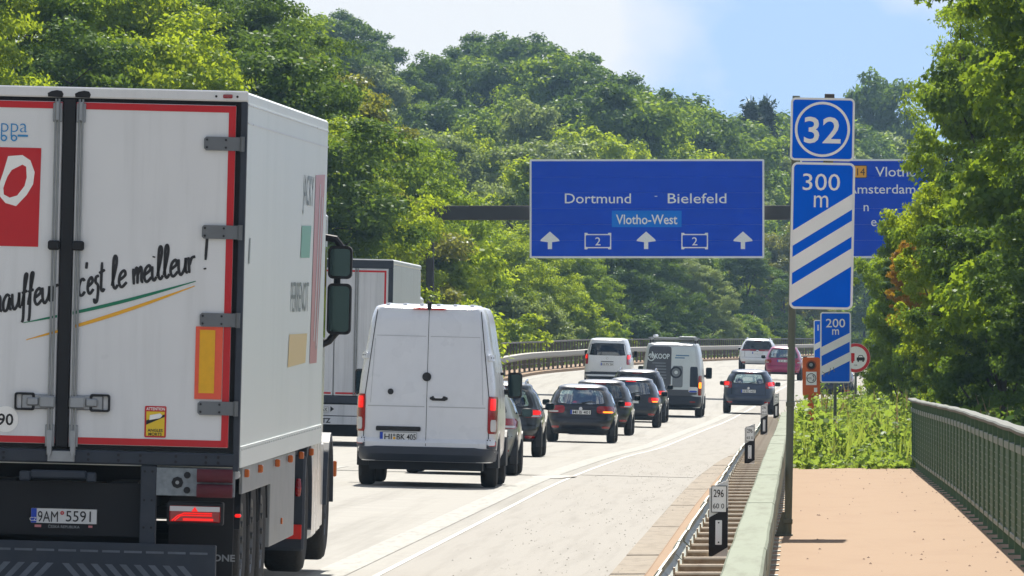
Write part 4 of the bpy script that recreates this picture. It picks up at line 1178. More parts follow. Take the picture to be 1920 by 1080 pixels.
# ---- tractor unit
CAB0, CAB1 = 12.75, 15.0
for ya, r_ in ((10.6, 0.5), (14.2, 0.5)):
    for s in (-1, 1): wheel(tk, s * 1.255, ya, r_, 0.34, s, M_rimd, M_tyre, 0.56, True)
    MB().tube([(-0.9, ya, 0.5), (0.9, ya, 0.5)], 0.08, 10).build('axle', M_tblack, tk)
MB().box(-0.5, 0.5, 9.6, 15.0, 0.55, 0.92, 0.01).build('tractor_frame', M_tblack, tk)
M_cab = mat('cab_white', rgb(226, 226, 224), 0.25, coat=0.4, var=0.03, scale=2)
for s in (-1, 1):
    MB().prism([(10.6 + 0.66 * math.cos(R(a)), 0.5 + 0.62 * math.sin(R(a))) for a in range(-15, 196, 15)] + [(10.6 + 0.60 * math.cos(R(a)), 0.5 + 0.56 * math.sin(R(a))) for a in range(195, -16, -15)], 'x', *sorted((s * 0.86, s * 1.275))).build('mudguard', M_tdark, tk)
    mg = MB().box(*sorted((s * 0.95, s * 1.29)), 9.72, 9.80, 0.2, 1.0, 0.02).build('rear_flap', M_tdark, tk)
    MB().tube([(s * 1.235, 9.71, 0.66), (s * 1.235, 9.69, 0.72), (s * 1.235, 9.71, 0.80)], [0.02, 0.03, 0.02], 10).build('tail_light', M_lampred, tk)
    MB().box(*sorted((s * 1.14, s * 1.27)), 9.69, 9.72, 0.30, 0.42, 0.004).build('reflector', mat('warning_reflector', rgb(226, 40, 24), 0.35, var=.1), tk)
    # side fairing in folded white panels between the axles
    for k, (ya, yb) in enumerate(((11.35, 12.15), (12.2, 13.0), (13.02, 13.55))):
        MB().box(*sorted((s * 1.0, s * (1.265 - 0.008 * k))), ya, yb, 0.26 + 0.02 * k, 1.12 - .03 * k, 0.03).build('side_fairing', M_cab, tk)
    MB().prism([(14.2 + 0.62 * math.cos(R(a)), 0.5 + 0.62 * math.sin(R(a))) for a in range(0, 181, 15)] + [(14.2 + 0.55 * math.cos(R(a)), 0.5 + 0.55 * math.sin(R(a))) for a in range(180, -1, -15)], 'x', *sorted((s * 0.9, s * 1.28))).build('mudguard', M_tdark, tk)
    MB().box(*sorted((s * 1.27, s * 1.30)), 14.85, 14.97, 0.72, 0.86, 0.008).build('indicator', M_amber, tk)
    # tall mirror pair on arms
    ym = 14.6
    MB().tube([(s * 1.12, ym, 2.84), (s * 1.26, ym - 0.02, 2.82), (s * 1.32, ym - 0.02, 2.74)], 0.032, 8).build('mirror_arm', M_tblack, tk)
    MB().tube([(s * 1.10, ym, 1.86), (s * 1.22, ym - 0.02, 1.92), (s * 1.30, ym - 0.02, 2.02)], 0.032, 8).build('mirror_arm', M_tblack, tk)
    for z0, z1 in ((2.47, 2.76), (1.98, 2.43)):
        mh = MB().prism(rrect(*sorted((s * 1.20, s * 1.41)), z0, z1, 0.045), 'y', ym - 0.10, ym + 0.06).build('mirror', M_tblack, tk)
        poly_rear(mh, 'mirror_glass', rrect(*sorted((s * 1.217, s * 1.395)), z0 + 0.025, z1 - 0.025, 0.035), ym - 0.105, M_mirror)
    MB().tube([(s * 1.28, ym - 0.02, 2.42), (s * 1.28, ym - 0.02, 2.48)], 0.03, 8).build('mirror_arm', M_tblack, tk)
cab = MB().box(-1.17, 1.17, CAB0, CAB1, 1.0, 3.1, 0.08).box(-1.1, 1.1, CAB0 + 0.1, CAB1 - 0.15, 3.05, 3.55, 0.12).build('cab', M_cab, tk)
MB().box(-1.2, 1.2, CAB0 + .3, CAB1 + 0.14, 0.35, 1.02, 0.06).build('front_bumper', M_cab, tk)
poly_rear(cab, 'windscreen', rrect(-1.1, 1.1, 1.9, 2.9, 0.1), CAB1 + 0.005, M_mirror, 0.02)
for s in (-1, 1): MB().box(*sorted((s * 1.171, s * 1.177)), 13.7, 14.75, 1.95, 2.75).build('side_window', glass_mat('dark_glass', (0.05, 0.06, 0.06, 1)), cab)
MB().box(-0.95, 0.95, 11.96, 12.3, 1.9, 3.6, 0.05).build('cooling_unit', M_tw, tk)

# ------------------------------------------------------------------ second lorry in the middle lane
D2 = 210.0
X2 = X_at(734, D2) - 1.25 - 0.06
Z2 = road_z(X2 - bend(D2), D2)
t2 = thing('articulated_truck', 'pale curtain sided lorry with thin red door outline ahead of the white van', 'truck', (X2, D2, Z2), (0, ROLL * 0.8, -math.atan(dbend(D2))))
M_curt = mat('curtain_grey', rgb(206, 210, 208), 0.45, var=0.05, scale=2, dirt=rgb(150, 154, 150), dscale=(2, 6, 0.5), damt=0.5)
M_door2 = mat('door_pale_grey', rgb(214, 217, 222), 0.4, var=0.03, scale=2, dirt=rgb(150, 154, 158), dscale=(7, 7, 0.35), damt=0.55)
H2 = 4.10
MB().box(-1.26, 1.26, 0.08, 13.6, 1.15, H2 - 0.12, 0.02).build('cargo_box', M_curt, t2)
MB().box(-1.27, 1.27, 0.06, 13.6, H2 - 0.12, H2, 0.03).build('roof', M_curt, t2)
MB().box(-1.27, 1.27, 0.0, 0.08, H2 - 0.20, H2 - 0.02, 0.01).build('roof_beam', M_tdark, t2)
for s in (-1, 1):
    MB().box(*sorted((s * 1.17, s * 1.27)), 0.0, 0.08, 1.0, H2 - 0.2, 0.008).build('corner_post', M_tdark, t2)
    d_ = MB().box(*sorted((s * 0.012, s * 1.165)), 0.0, 0.05, 1.10, H2 - 0.21, 0.006).build('door', M_door2, t2)
    for k in range(8): MB().box(*sorted((s * (0.1 + .135 * k), s * (0.108 + .135 * k))), -0.004, 0.0, 1.22, H2 - 0.32).build('groove', mat('groove_grey', rgb(200, 203, 208), 0.5), d_)
    rw = 0.04
    MB().box(*sorted((s * 0.05, s * 1.12)), -0.006, -0.001, H2 - 0.29, H2 - 0.29 + rw).build('red_edge', M_tred, d_)
    MB().box(*sorted((s * 0.05, s * 1.12)), -0.006, -0.001, 1.13, 1.13 + rw).build('red_edge', M_tred, d_)
    MB().box(*sorted((s * 1.08, s * 1.12)), -0.0065, -0.0015, 1.171, H2 - 0.291).build('red_edge', M_tred, d_)
    for dx in (0.45, 0.5): MB().tube([(s * dx, -0.02, 1.1), (s * dx, -0.02, H2 - 0.2)], 0.014, 8).build('lock_rod', M_rod, d_, True)
    tlp = MB().box(*sorted((s * 0.75, s * 1.15)), -0.01, 0.06, 0.78, 0.90, 0.01).build('tail_light', M_lampred, t2)
    for ya in (2.2, 3.5, 4.8, 11.3, 15.0): wheel(t2, s * 1.25, ya, 0.5, 0.36, s, M_rimd, M_tyre, 0.56, True)
MB().box(-1.26, 1.26, 0.0, 0.1, 0.93, 1.09, 0.01).build('rear_sill', M_tdark, t2)
ub2 = MB().box(-1.22, 1.22, 0.0, 0.12, 0.46, 0.64, 0.01).build('under_run_bar', M_door2, t2)
MB().box(-1.24, 1.24, 0.02, 0.06, 0.66, 0.90).build('lamp_panel', M_door2, t2)
MB().box(-1.2, 1.2, 0.3, 13.4, 0.75, 1.15).build('chassis_frame', M_tblack, t2)
MB().box(-1.2, 1.2, 0.5, 0.55, 0.2, 0.75).build('mudflap', M_tblack, t2)
MB().box(-1.22, 1.22, 14.0, 16.2, 0.5, 3.4, 0.08).build('cab', M_cab, t2)
license_plate(t2, -0.35, 0.79, -0.008, 0.52, 0.12, 'PLE BA15X')
text(t2, 'SCHMITZ', 0.10, -0.35, 0.50, -0.004, M_tblack, width=0.62, bold=.03)
poly_rear(t2, 'emblem', [(-0.05, .74), (0.03, .80), (-0.05, .86)], -0.005 + .02, M_tblack)
MB().box(-0.5, -0.32, -0.006, 0.0, 1.0, 1.05).build('plate_light', M_plate, t2)
for ya in (2.2, 3.5, 4.8, 11.3, 15.0): MB().tube([(-0.9, ya, 0.5), (0.9, ya, 0.5)], 0.07, 10).build('axle', M_tblack, t2)

# ================================================================== CARS AND VANS
M_glass = glass_mat('tinted_rear_glass', (0.42, 0.52, 0.52, 1), 0.12)
M_glassd = glass_mat('dark_privacy_glass', (0.035, 0.04, 0.045, 1), 0.06)
M_int = mat('interior_dark', rgb(40, 40, 43), 0.8, var=0.2, scale=6)
M_trim = mat('black_plastic_trim', rgb(40, 42, 46), 0.6, var=0.15, scale=8)
M_seam = mat('panel_gap', rgb(34, 34, 36), 0.8)
M_chrome = mat('chrome', rgb(200, 202, 205), 0.12, 1.0)
M_head = mat('headlamp', rgb(200, 205, 210), 0.1, coat=0.6)

class Shape:
    """Body surface described by horizontal slices: half width, rear and front outline for every height."""
    def __init__(s, w, yr, yf, nr, nf, ym, zlo, zroof, H, dome=0.42):
        s.dome = dome
        s.w, s.yr, s.yf, s.nr, s.nf, s.ym, s.zlo, s.zroof, s.H = w, yr, yf, nr, nf, ym, zlo, zroof, H
    def W(s, z): return smooth_interp(s.w, z)
    def rear(s, x, z, off=0.0):
        def f(x, z):
            w = s.W(z); a = s.ym - smooth_interp(s.yr, z)
            return s.ym - a * (1 - min(0.9995, abs(x) / w) ** s.nr) ** (1 / s.nr)
        y = f(x, z)
        if off == 0: return (x, y, z)
        e = 0.004
        dx = (f(x + e, z) - f(x - e, z)) / (2 * e); dz = (f(x, z + e) - f(x, z - e)) / (2 * e)
        n = Vector((dx, -1, dz)).normalized()
        return (x + n.x * off, y + n.y * off, z + n.z * off)
    def front(s, x, z, off=0.0):
        w = s.W(z); a = smooth_interp(s.yf, z) - s.ym
        y = s.ym + a * (1 - min(0.9995, abs(x) / w) ** s.nf) ** (1 / s.nf)
        return (x, y + off, z)
    def side(s, y, z, sg, off=0.0):
        w = s.W(z)
        if y < s.ym: a, n = s.ym - smooth_interp(s.yr, z), s.nr
        else: a, n = smooth_interp(s.yf, z) - s.ym, s.nf
        return (sg * (w * (1 - min(0.9995, abs(y - s.ym) / a) ** n) ** (1 / n) + off), y, z)
    def body(s, name, m, parent, holes=(), N=88, extra=()):
        zs = sorted(set([s.zlo + (s.zroof - s.zlo) * k / 40 for k in range(41)]) | set(extra))
        vs = []; fs = []; nrows = 0
        def ring(z, sc, zz):
            w = s.W(z); ar = s.ym - smooth_interp(s.yr, z); af = smooth_interp(s.yf, z) - s.ym
            for k in range(N):
                th = 2 * math.pi * k / N
                c, q = math.cos(th), math.sin(th)
                n = s.nf if q > 0 else s.nr
                # superellipse with arc spacing evened towards the corners
                x = w * math.copysign(abs(c) ** (2 / n), c); y = (af if q > 0 else ar) * math.copysign(abs(q) ** (2 / n), q)
                vs.append((x * sc, s.ym + y * sc + (1 - sc) * 0.12, zz))
        for z in zs: ring(z, 1.0, z); nrows += 1
        for k in range(1, 8):
            a = math.pi / 2 * k / 7
            ring(s.zroof, max(0.02, math.cos(a) ** s.dome), s.zroof + (s.H - s.zroof) * math.sin(a)); nrows += 1
        for j in range(nrows - 1):
            for k in range(N):
                k2 = (k + 1) % N
                f = (j * N + k, j * N + k2, (j + 1) * N + k2, (j + 1) * N + k)
                cx = sum(vs[i][0] for i in f) / 4; cy = sum(vs[i][1] for i in f) / 4; cz = sum(vs[i][2] for i in f) / 4
                if any(h(cx, cy, cz) for h in holes): continue
                fs.append(f)
        fs.append(tuple(range(N))[::-1]); fs.append(tuple((nrows - 1) * N + k for k in range(N)))
        return MB().add(vs, fs).build(name, m, parent, True)

def patch(parent, name, surf, a0, a1, b0, b1, m, off=0.004, p=8, a0t=None, a1t=None, na=10, nb=10, skirt=0.012, ring=None):
    """Rounded panel lying on a body surface; surf(a, b, off). a0t/a1t: bounds at the top edge. ring: hollow, border fraction."""
    a0t = a0 if a0t is None else a0t; a1t = a1 if a1t is None else a1t
    def pt(u, v, o):
        f = (v + 1) / 2
        l, r = a0 + (a0t - a0) * f, a1 + (a1t - a1) * f
        return surf(l + (r - l) * (u + 1) / 2, b0 + (b1 - b0) * f, o)
    mb = MB(); vs = []; fs = []
    if ring is None:
        for j in range(nb + 1):
            v = math.sin(math.pi / 2 * (2 * j / nb - 1))
            hw = (1 - abs(v) ** p) ** (1 / p) if abs(v) < 1 else 0.72
            hw = max(hw, 0.72) if p < 20 else 1.0
            for i in range(na + 1): vs.append(pt((2 * i / na - 1) * hw, v, off))
        fs = [(j * (na + 1) + i, j * (na + 1) + i + 1, (j + 1) * (na + 1) + i + 1, (j + 1) * (na + 1) + i) for j in range(nb) for i in range(na)]
        rim = [i for i in range(na + 1)] + [(j + 1) * (na + 1) - 1 for j in range(1, nb + 1)] + [nb * (na + 1) + i for i in range(na - 1, -1, -1)] + [j * (na + 1) for j in range(nb - 1, 0, -1)]
        k = len(vs); cen = []
        for r_ in rim:
            x, y, z = vs[r_]; cen.append((x, y, z))
        # skirt: push rim inwards to the body
        if skirt > 0:
            for q in range(len(rim)):
                r_ = rim[q]; j, i = divmod(r_, na + 1)
                v = math.sin(math.pi / 2 * (2 * j / nb - 1)); hw = (1 - abs(v) ** p) ** (1 / p) if abs(v) < 1 else 0.72
                hw = max(hw, 0.72) if p < 20 else 1.0
                vs.append(pt((2 * i / na - 1) * hw, v, off - skirt))
            L = len(rim)
            fs += [(rim[q], k + q, k + (q + 1) % L, rim[(q + 1) % L]) for q in range(L)]
    else:
        n = 40
        for sc in (1.0, 1.0 - ring):
            for q in range(n):
                th = 2 * math.pi * q / n; c, s_ = math.cos(th), math.sin(th)
                vs.append(pt(math.copysign(abs(c) ** (2 / p), c) * sc, math.copysign(abs(s_) ** (2 / p), s_) * sc, off))
        fs = [(q, (q + 1) % n, n + (q + 1) % n, n + q) for q in range(n)]
    return mb.add(vs, fs).build(name, m, parent, ring is None)

def text_on(parent, sh, s, h, x, z, m, width=None, off=0.006, bold=0.01, align='c', name='lettering'):
    return text(parent, s, h, x, z, 0, m, width=width, bold=bold, align=align, fn=lambda a, b: sh.rear(a, b, off), name=name)

def place(label, cat, name, px, d, Wd, group, lane_u=None, X=None):
    X = X_at(px, d) if X is None else X
    u = X - bend(d)
    # clear of the ground: wheels stand on the crossfall
    return thing(name, label, cat, (X, d, road_z(u, d)), (math.atan((prof(d + 4) - prof(d)) / 4), ROLL, -math.atan(dbend(d))), group)

def make_car(label, px, d, L=4.1, W=1.75, H=1.5, kind='hatch', paint=None, lights=True, plate_txt='', glass=None, X=None, belt=None, rack=False, brake=True,
             light=None, light_m=None, win=None, clear=0.22, wr=0.32, plate_z=None, amber=False, bumper_m=None, high_brake=True, name='car', emblem=True, plate_x=0.0, orange=False):
    t = place(label, 'car', name, px, d, W, 'cars in the traffic queue', X=X)
    hw = W / 2; B = belt or H * 0.62
    ZL = clear
    w = [(ZL, hw * 0.86), (ZL + 0.10, hw * 0.93), (H * 0.36, hw * 0.985), (H * 0.47, hw), (B - 0.02, hw * 0.975), (B + 0.04, hw * 0.95), (B + (H - B) * 0.55, hw * 0.83), (H - 0.11, hw * 0.72)]
    slope = {'hatch': 0.42, 'suv': 0.34, 'wagon': 0.5}[kind]
    yr = [(ZL, 0.16), (ZL + 0.12, 0.05), (H * 0.34, 0.0), (H * 0.40, 0.015), (H * 0.44, 0.055), (B - 0.06, 0.08), (B, 0.11), (B + 0.06, 0.15), (H - 0.16, slope - 0.03), (H - 0.11, slope + 0.0)]
    hood = H * 0.60
    yf = [(ZL, L - 0.18), (ZL + 0.15, L - 0.02), (H * 0.36, L), (H * 0.46, L - 0.06), (hood - 0.05, L - 0.25), (hood, L - 0.75), (hood + 0.08, L - 1.05), (H - 0.18, max(2.2, L - 1.85)), (H - 0.11, max(2.05, L - 2.05))]
    sh = Shape(w, yr, yf, 4.6, 4.0, 1.55, ZL, H - 0.11, H, 0.62)
    wz0, wz1 = B + 0.05, H - 0.15
    wx0, wx1 = hw * 0.80, hw * 0.64
    if win: wx0, wx1, wz0, wz1 = win
    def rear_hole(x, y, z):
        if y > 1.2 or z < wz0 + 0.03 or z > wz1 - 0.02: return False
        f = (z - wz0) / (wz1 - wz0); return abs(x) < wx0 + (wx1 - wx0) * f - 0.05
    def front_hole(x, y, z): return y > 1.9 and hood + 0.1 < z < H - 0.17 and abs(x) < hw * 0.7
    def side_hole(x, y, z):
        if abs(x) < hw * 0.68 or not (B + 0.07 < z < H - 0.17): return False
        return 0.75 + (z - B) * 0.6 < y < L - 1.35 - (z - B) * 1.5 and not (1.68 < y < 1.80)
    body = sh.body('body', paint, t, (rear_hole, front_hole, side_hole), extra=(wz0 + 0.03, wz1 - 0.02, B + 0.07, H - 0.17))
    g = glass or M_glass
    S = sh.rear
    rw = patch(t, 'rear_window', S, -wx0, wx0, wz0, wz1, g, 0.006, 9, -wx1, wx1, 12, 10, 0.004)
    patch(rw, 'window_seal', S, -wx0 - .01, wx0 + .01, wz0 - .01, wz1 + .01, M_trim, 0.010, 9, -wx1 - .01, wx1 + .01, ring=0.12)
    wp = MB().tube([sh.rear(0.02, wz0 + 0.02, 0.02), sh.rear(0.22, wz0 + 0.06, 0.025), sh.rear(wx0 * 0.55, wz0 + 0.05, 0.025)], [0.012, 0.009, 0.006], 6).build('wiper', M_black, t)
    patch(t, 'windscreen', lambda a, b, o: sh.front(a, b, o), -hw * 0.74, hw * 0.74, hood + 0.1, H - 0.16, M_glass, 0.005, 9, -hw * 0.62, hw * 0.62, 10, 8, 0.0)
    for s in (-1, 1):
        for y0, y1 in ((0.78, 1.69), (1.79, L - 1.42)):
            patch(t, 'side_window', lambda a, b, o, s=s: sh.side(a, b, s, o), y0, y1, B + 0.06, H - 0.16, glass or M_glass, 0.004, 9, y0 + (0.2 if y0 < 1 else 0), y1 - (0.45 if y0 > 1 else 0), 8, 6, 0.0)
    # tailgate gap, bumper gap, plate, lamps
    patch(t, 'bumper_gap', S, -hw * 0.9, hw * 0.9, H * 0.415, H * 0.415 + 0.012, M_seam, 0.003, 30, na=24, nb=1, skirt=0)
    for s in (-1, 1):
        patch(t, 'tailgate_gap', S, *sorted((s * hw * 0.66, s * hw * 0.675)), H * 0.43, B, M_seam, 0.003, 30, na=1, nb=8, skirt=0)
    lz0, lz1, lx0, lx1 = light or (H * 0.50, B - 0.02, hw * 0.62, hw * 0.97)
    lm = light_m or (M_litred if brake else M_lampred)
    for s in (-1, 1):
        tl_ = patch(t, 'tail_light', S, *sorted((s * lx0, s * lx1)), lz0, lz1, M_lampred, 0.012, 5, na=8, nb=6, skirt=0.02)
        if lights:
            patch(tl_, 'lamp', S, *sorted((s * (lx0 + (lx1 - lx0) * 0.25), s * (lx1 - 0.02))), lz0 + (lz1 - lz0) * 0.35, lz1 - 0.02, lm, 0.018, 4, na=6, nb=4, skirt=0.004)
        patch(tl_, 'indicator', S, *sorted((s * (lx0 + (lx1 - lx0) * 0.35), s * (lx1 - 0.04))), lz0 + 0.015, lz0 + (lz1 - lz0) * 0.30, M_litorange if (orange and s > 0) else M_clear, 0.018, 4, na=6, nb=3, skirt=0.004)
        patch(t, 'reflector', S, *sorted((s * hw * 0.62, s * hw * 0.84)), H * 0.25, H * 0.285, M_lampred, 0.01, 5, na=6, nb=3, skirt=0.014)
        patch(t, 'headlight', lambda a, b, o: sh.front(a, b, o), *sorted((s * hw * 0.55, s * hw * 0.9)), H * 0.42, H * 0.5, M_head, 0.012, 5, na=6, nb=3, skirt=0)
    pz = plate_z or H * 0.52
    if plate_txt is not None:
        yy = sh.rear(0, pz)[1] - 0.028
        lp = license_plate(t, plate_x, pz, yy, 0.52, 0.112, plate_txt)
        MB().box(plate_x - 0.25, plate_x + 0.25, yy + 0.004, yy + 0.12, pz - 0.05, pz + 0.05).build('plate_mount', M_trim, lp)
    patch(t, 'diffuser', S, -hw * 0.80, hw * 0.80, ZL + 0.005, H * 0.235, bumper_m or M_trim, 0.008, 8, na=16, nb=4, skirt=0.012)
    if high_brake: patch(t, 'high_brake_light', S, -0.16, 0.16, H - 0.14, H - 0.115, M_litred if high_brake == 'lit' else M_lampred, 0.02, 8, na=6, nb=2, skirt=0.02)
    if emblem:
        e = sh.rear(0, B - 0.06); MB().disc_y(0, e[1] - 0.014, e[1] + 0.02, B - 0.06, 0.045, 16).build('emblem', M_chrome, t)
    # wheels and dark arches
    for y_ in (0.78, L - 0.82):
        for s in (-1, 1):
            wheel(t, s * (hw - 0.005), y_, wr, 0.21, s, M_rim, M_tyre, 0.62)
            pts = [(y_ + (wr + 0.07) * math.cos(R(a)), wr + (wr + 0.07) * math.sin(R(a))) for a in range(-20, 201, 20)]
            MB().prism(pts, 'x', *sorted((s * (hw - 0.12), s * (hw - 0.009)))).build('wheel_arch', M_trim, t)
    # mirrors
    for s in (-1, 1):
        my = L - 1.62
        p = sh.side(my, B + 0.02, s)
        mh = MB().box(*sorted((p[0] + s * 0.05, p[0] + s * 0.24)), my - 0.07, my + 0.06, B + 0.0, B + 0.15, 0.035).build('mirror', paint if kind == 'suv' else M_trim, t, True)
        MB().box(*sorted((p[0] - s * 0.04, p[0] + s * 0.08)), my - 0.03, my + 0.03, B + 0.01, B + 0.05, 0.01).build('mirror_stalk', M_trim, mh)
        poly_rear(mh, 'mirror_glass', rrect(*sorted((p[0] + s * 0.07, p[0] + s * 0.225)), B + 0.02, B + 0.135, 0.02), my - 0.074, M_mirror)
    if rack:
        for s in (-1, 1):
            x = s * hw * 0.60
            MB().tube([(x, 0.60, H - 0.10), (x, 0.70, H - 0.01), (x, 1.6, H + 0.03), (x, L - 2.2, H + 0.0), (x, L - 2.1, H - 0.08)], 0.02, 8).build('roof_rail', M_chrome, t, True)
    # floor, seats and dashboard inside
    MB().box(-hw * 0.8, hw * 0.8, 0.5, L - 1.2, ZL + 0.1, ZL + 0.2).box(-hw * 0.8, hw * 0.8, L - 1.55, L - 1.3, 0.5, B - 0.02, 0.04).build('interior', M_int, t)
    for sx in (-1, 1):
        for yy in (1.15, 2.0):
            st_ = MB().box(sx * 0.37 - 0.24, sx * 0.37 + 0.24, yy, yy + 0.14, ZL + 0.15, B + 0.05, 0.05).box(sx * 0.37 - 0.12, sx * 0.37 + 0.12, yy, yy + 0.1, B + 0.07, B + 0.25, 0.04).box(sx * 0.37 - 0.24, sx * 0.37 + 0.24, yy + 0.1, yy + 0.55, ZL + 0.15, ZL + 0.32, 0.05).build('seat', M_int, t, True)
    return t, sh

def paint(name, c, metal=0.3, rough=0.3):
    m = mat(name, c, 0.4, metal * 0.3, coat=0.7, var=0.04, scale=3)
    m.node_tree.nodes['Principled BSDF'].inputs['Coat Roughness'].default_value = 0.09
    return m

# colours
P_grey = paint('paint_grey', rgb(140, 145, 138)); P_slate = paint('paint_slate', rgb(34, 41, 50)); P_navy = paint('paint_navy', rgb(8, 13, 30))
P_black = paint('paint_black', rgb(10, 11, 14)); P_dblue = paint('paint_dark_blue', rgb(14, 18, 28)); P_anth = paint('paint_anthracite', rgb(26, 28, 33))
P_blue = paint('paint_steel_blue', rgb(44, 56, 78)); P_pink = paint('paint_magenta', rgb(158, 26, 86), 0.1); P_white = paint('paint_white', rgb(222, 226, 230), 0.0)
P_dcar = paint('paint_deep_blue', rgb(12, 24, 48))

make_car('grey car whose right flank shows just in front of the white van', 900, 153.5, 4.3, 1.8, 1.5, 'hatch', P_grey, X=-5.44, plate_txt='', brake=False)
make_car('dark slate crossover right ahead of the white van, first dark car of the queue', 938, 190, 4.2, 1.78, 1.5, 'suv', P_slate, plate_txt='', rack=True, X=X_at(1014, 190) - 0.89, wr=0.34, clear=0.30, light=(0.78, 0.94, 0.52, 0.86), brake=True)
make_car('dark blue hatchback with bright rear window and plate, widest seen car of the queue', 1087, 240, 4.0, 1.72, 1.47, 'hatch', P_navy, plate_txt='MI B 401', glass=glass_mat('clear_rear_glass', (0.72, 0.86, 0.86, 1), 0.30), light=(0.74, 0.92, 0.40, 0.83), brake=False, orange=True, light_m=M_lampred, lights=True)
make_car('black hatchback mostly hidden behind the dark blue hatchback', 0, 262, 4.1, 1.76, 1.52, 'hatch', P_black, X=X_at(1183, 262) - 0.88, plate_txt='', brake=True)
make_car('black hatchback with lit brake lights and red lamp at the roof edge', 1180, 287, 4.1, 1.74, 1.5, 'hatch', P_dblue, plate_txt='', glass=glass_mat('blue_rear_glass', (0.30, 0.42, 0.46, 1), 0.22), high_brake='lit', brake=True, orange=True)
make_car('tall dark estate with silver roof rails at the front of the dark queue', 1192, 304, 4.5, 1.86, 1.68, 'suv', P_anth, plate_txt='', rack=True, glass=M_glassd, brake=True, wr=0.35, clear=0.3, orange=True)
make_car('steel blue crossover with high red tail lights alone in the right hand lane', 1402, 335, 4.1, 1.78, 1.56, 'suv', P_blue, plate_txt='HI RD 1427', glass=glass_mat('clear_rear_glass', (0.72, 0.86, 0.86, 1), 0.30), wr=0.34, clear=0.30, light=(0.90, 1.14, 0.58, 0.90), brake=True, win=(0.62, 0.46, 1.06, 1.40), plate_z=0.80)
make_car('magenta hatchback ahead of the steel blue crossover behind the sign pole', 1467, 428, 3.5, 1.66, 1.52, 'hatch', P_pink, plate_txt='HI K 30', glass=glass_mat('clear_rear_glass', (0.72, 0.86, 0.86, 1), 0.30), lights=False, brake=False, plate_z=0.86, clear=0.26)
make_car('white crossover with black lower bumper, farthest car up the road', 1419, 488, 4.6, 1.92, 1.66, 'suv', P_white, plate_txt='', glass=M_glassd, lights=False, brake=False, light=(1.02, 1.10, 0.05, 0.90), rack=True, wr=0.37, clear=0.34, plate_z=0.93)
make_car('deep blue car half hidden by weeds below the 200 m plate', 1556, 372, 4.2, 1.78, 1.48, 'hatch', P_dcar, plate_txt='', brake=False, lights=False)

# ------------------------------------------------------------------ vans
M_vw = mat('van_white', rgb(224, 227, 232), 0.3, coat=0.5, var=0.02, scale=2, dirt=rgb(180, 182, 184), dscale=(3, 3, 2), damt=0.2)
M_bump = mat('van_bumper', rgb(52, 58, 70), 0.55, var=0.12, scale=6)

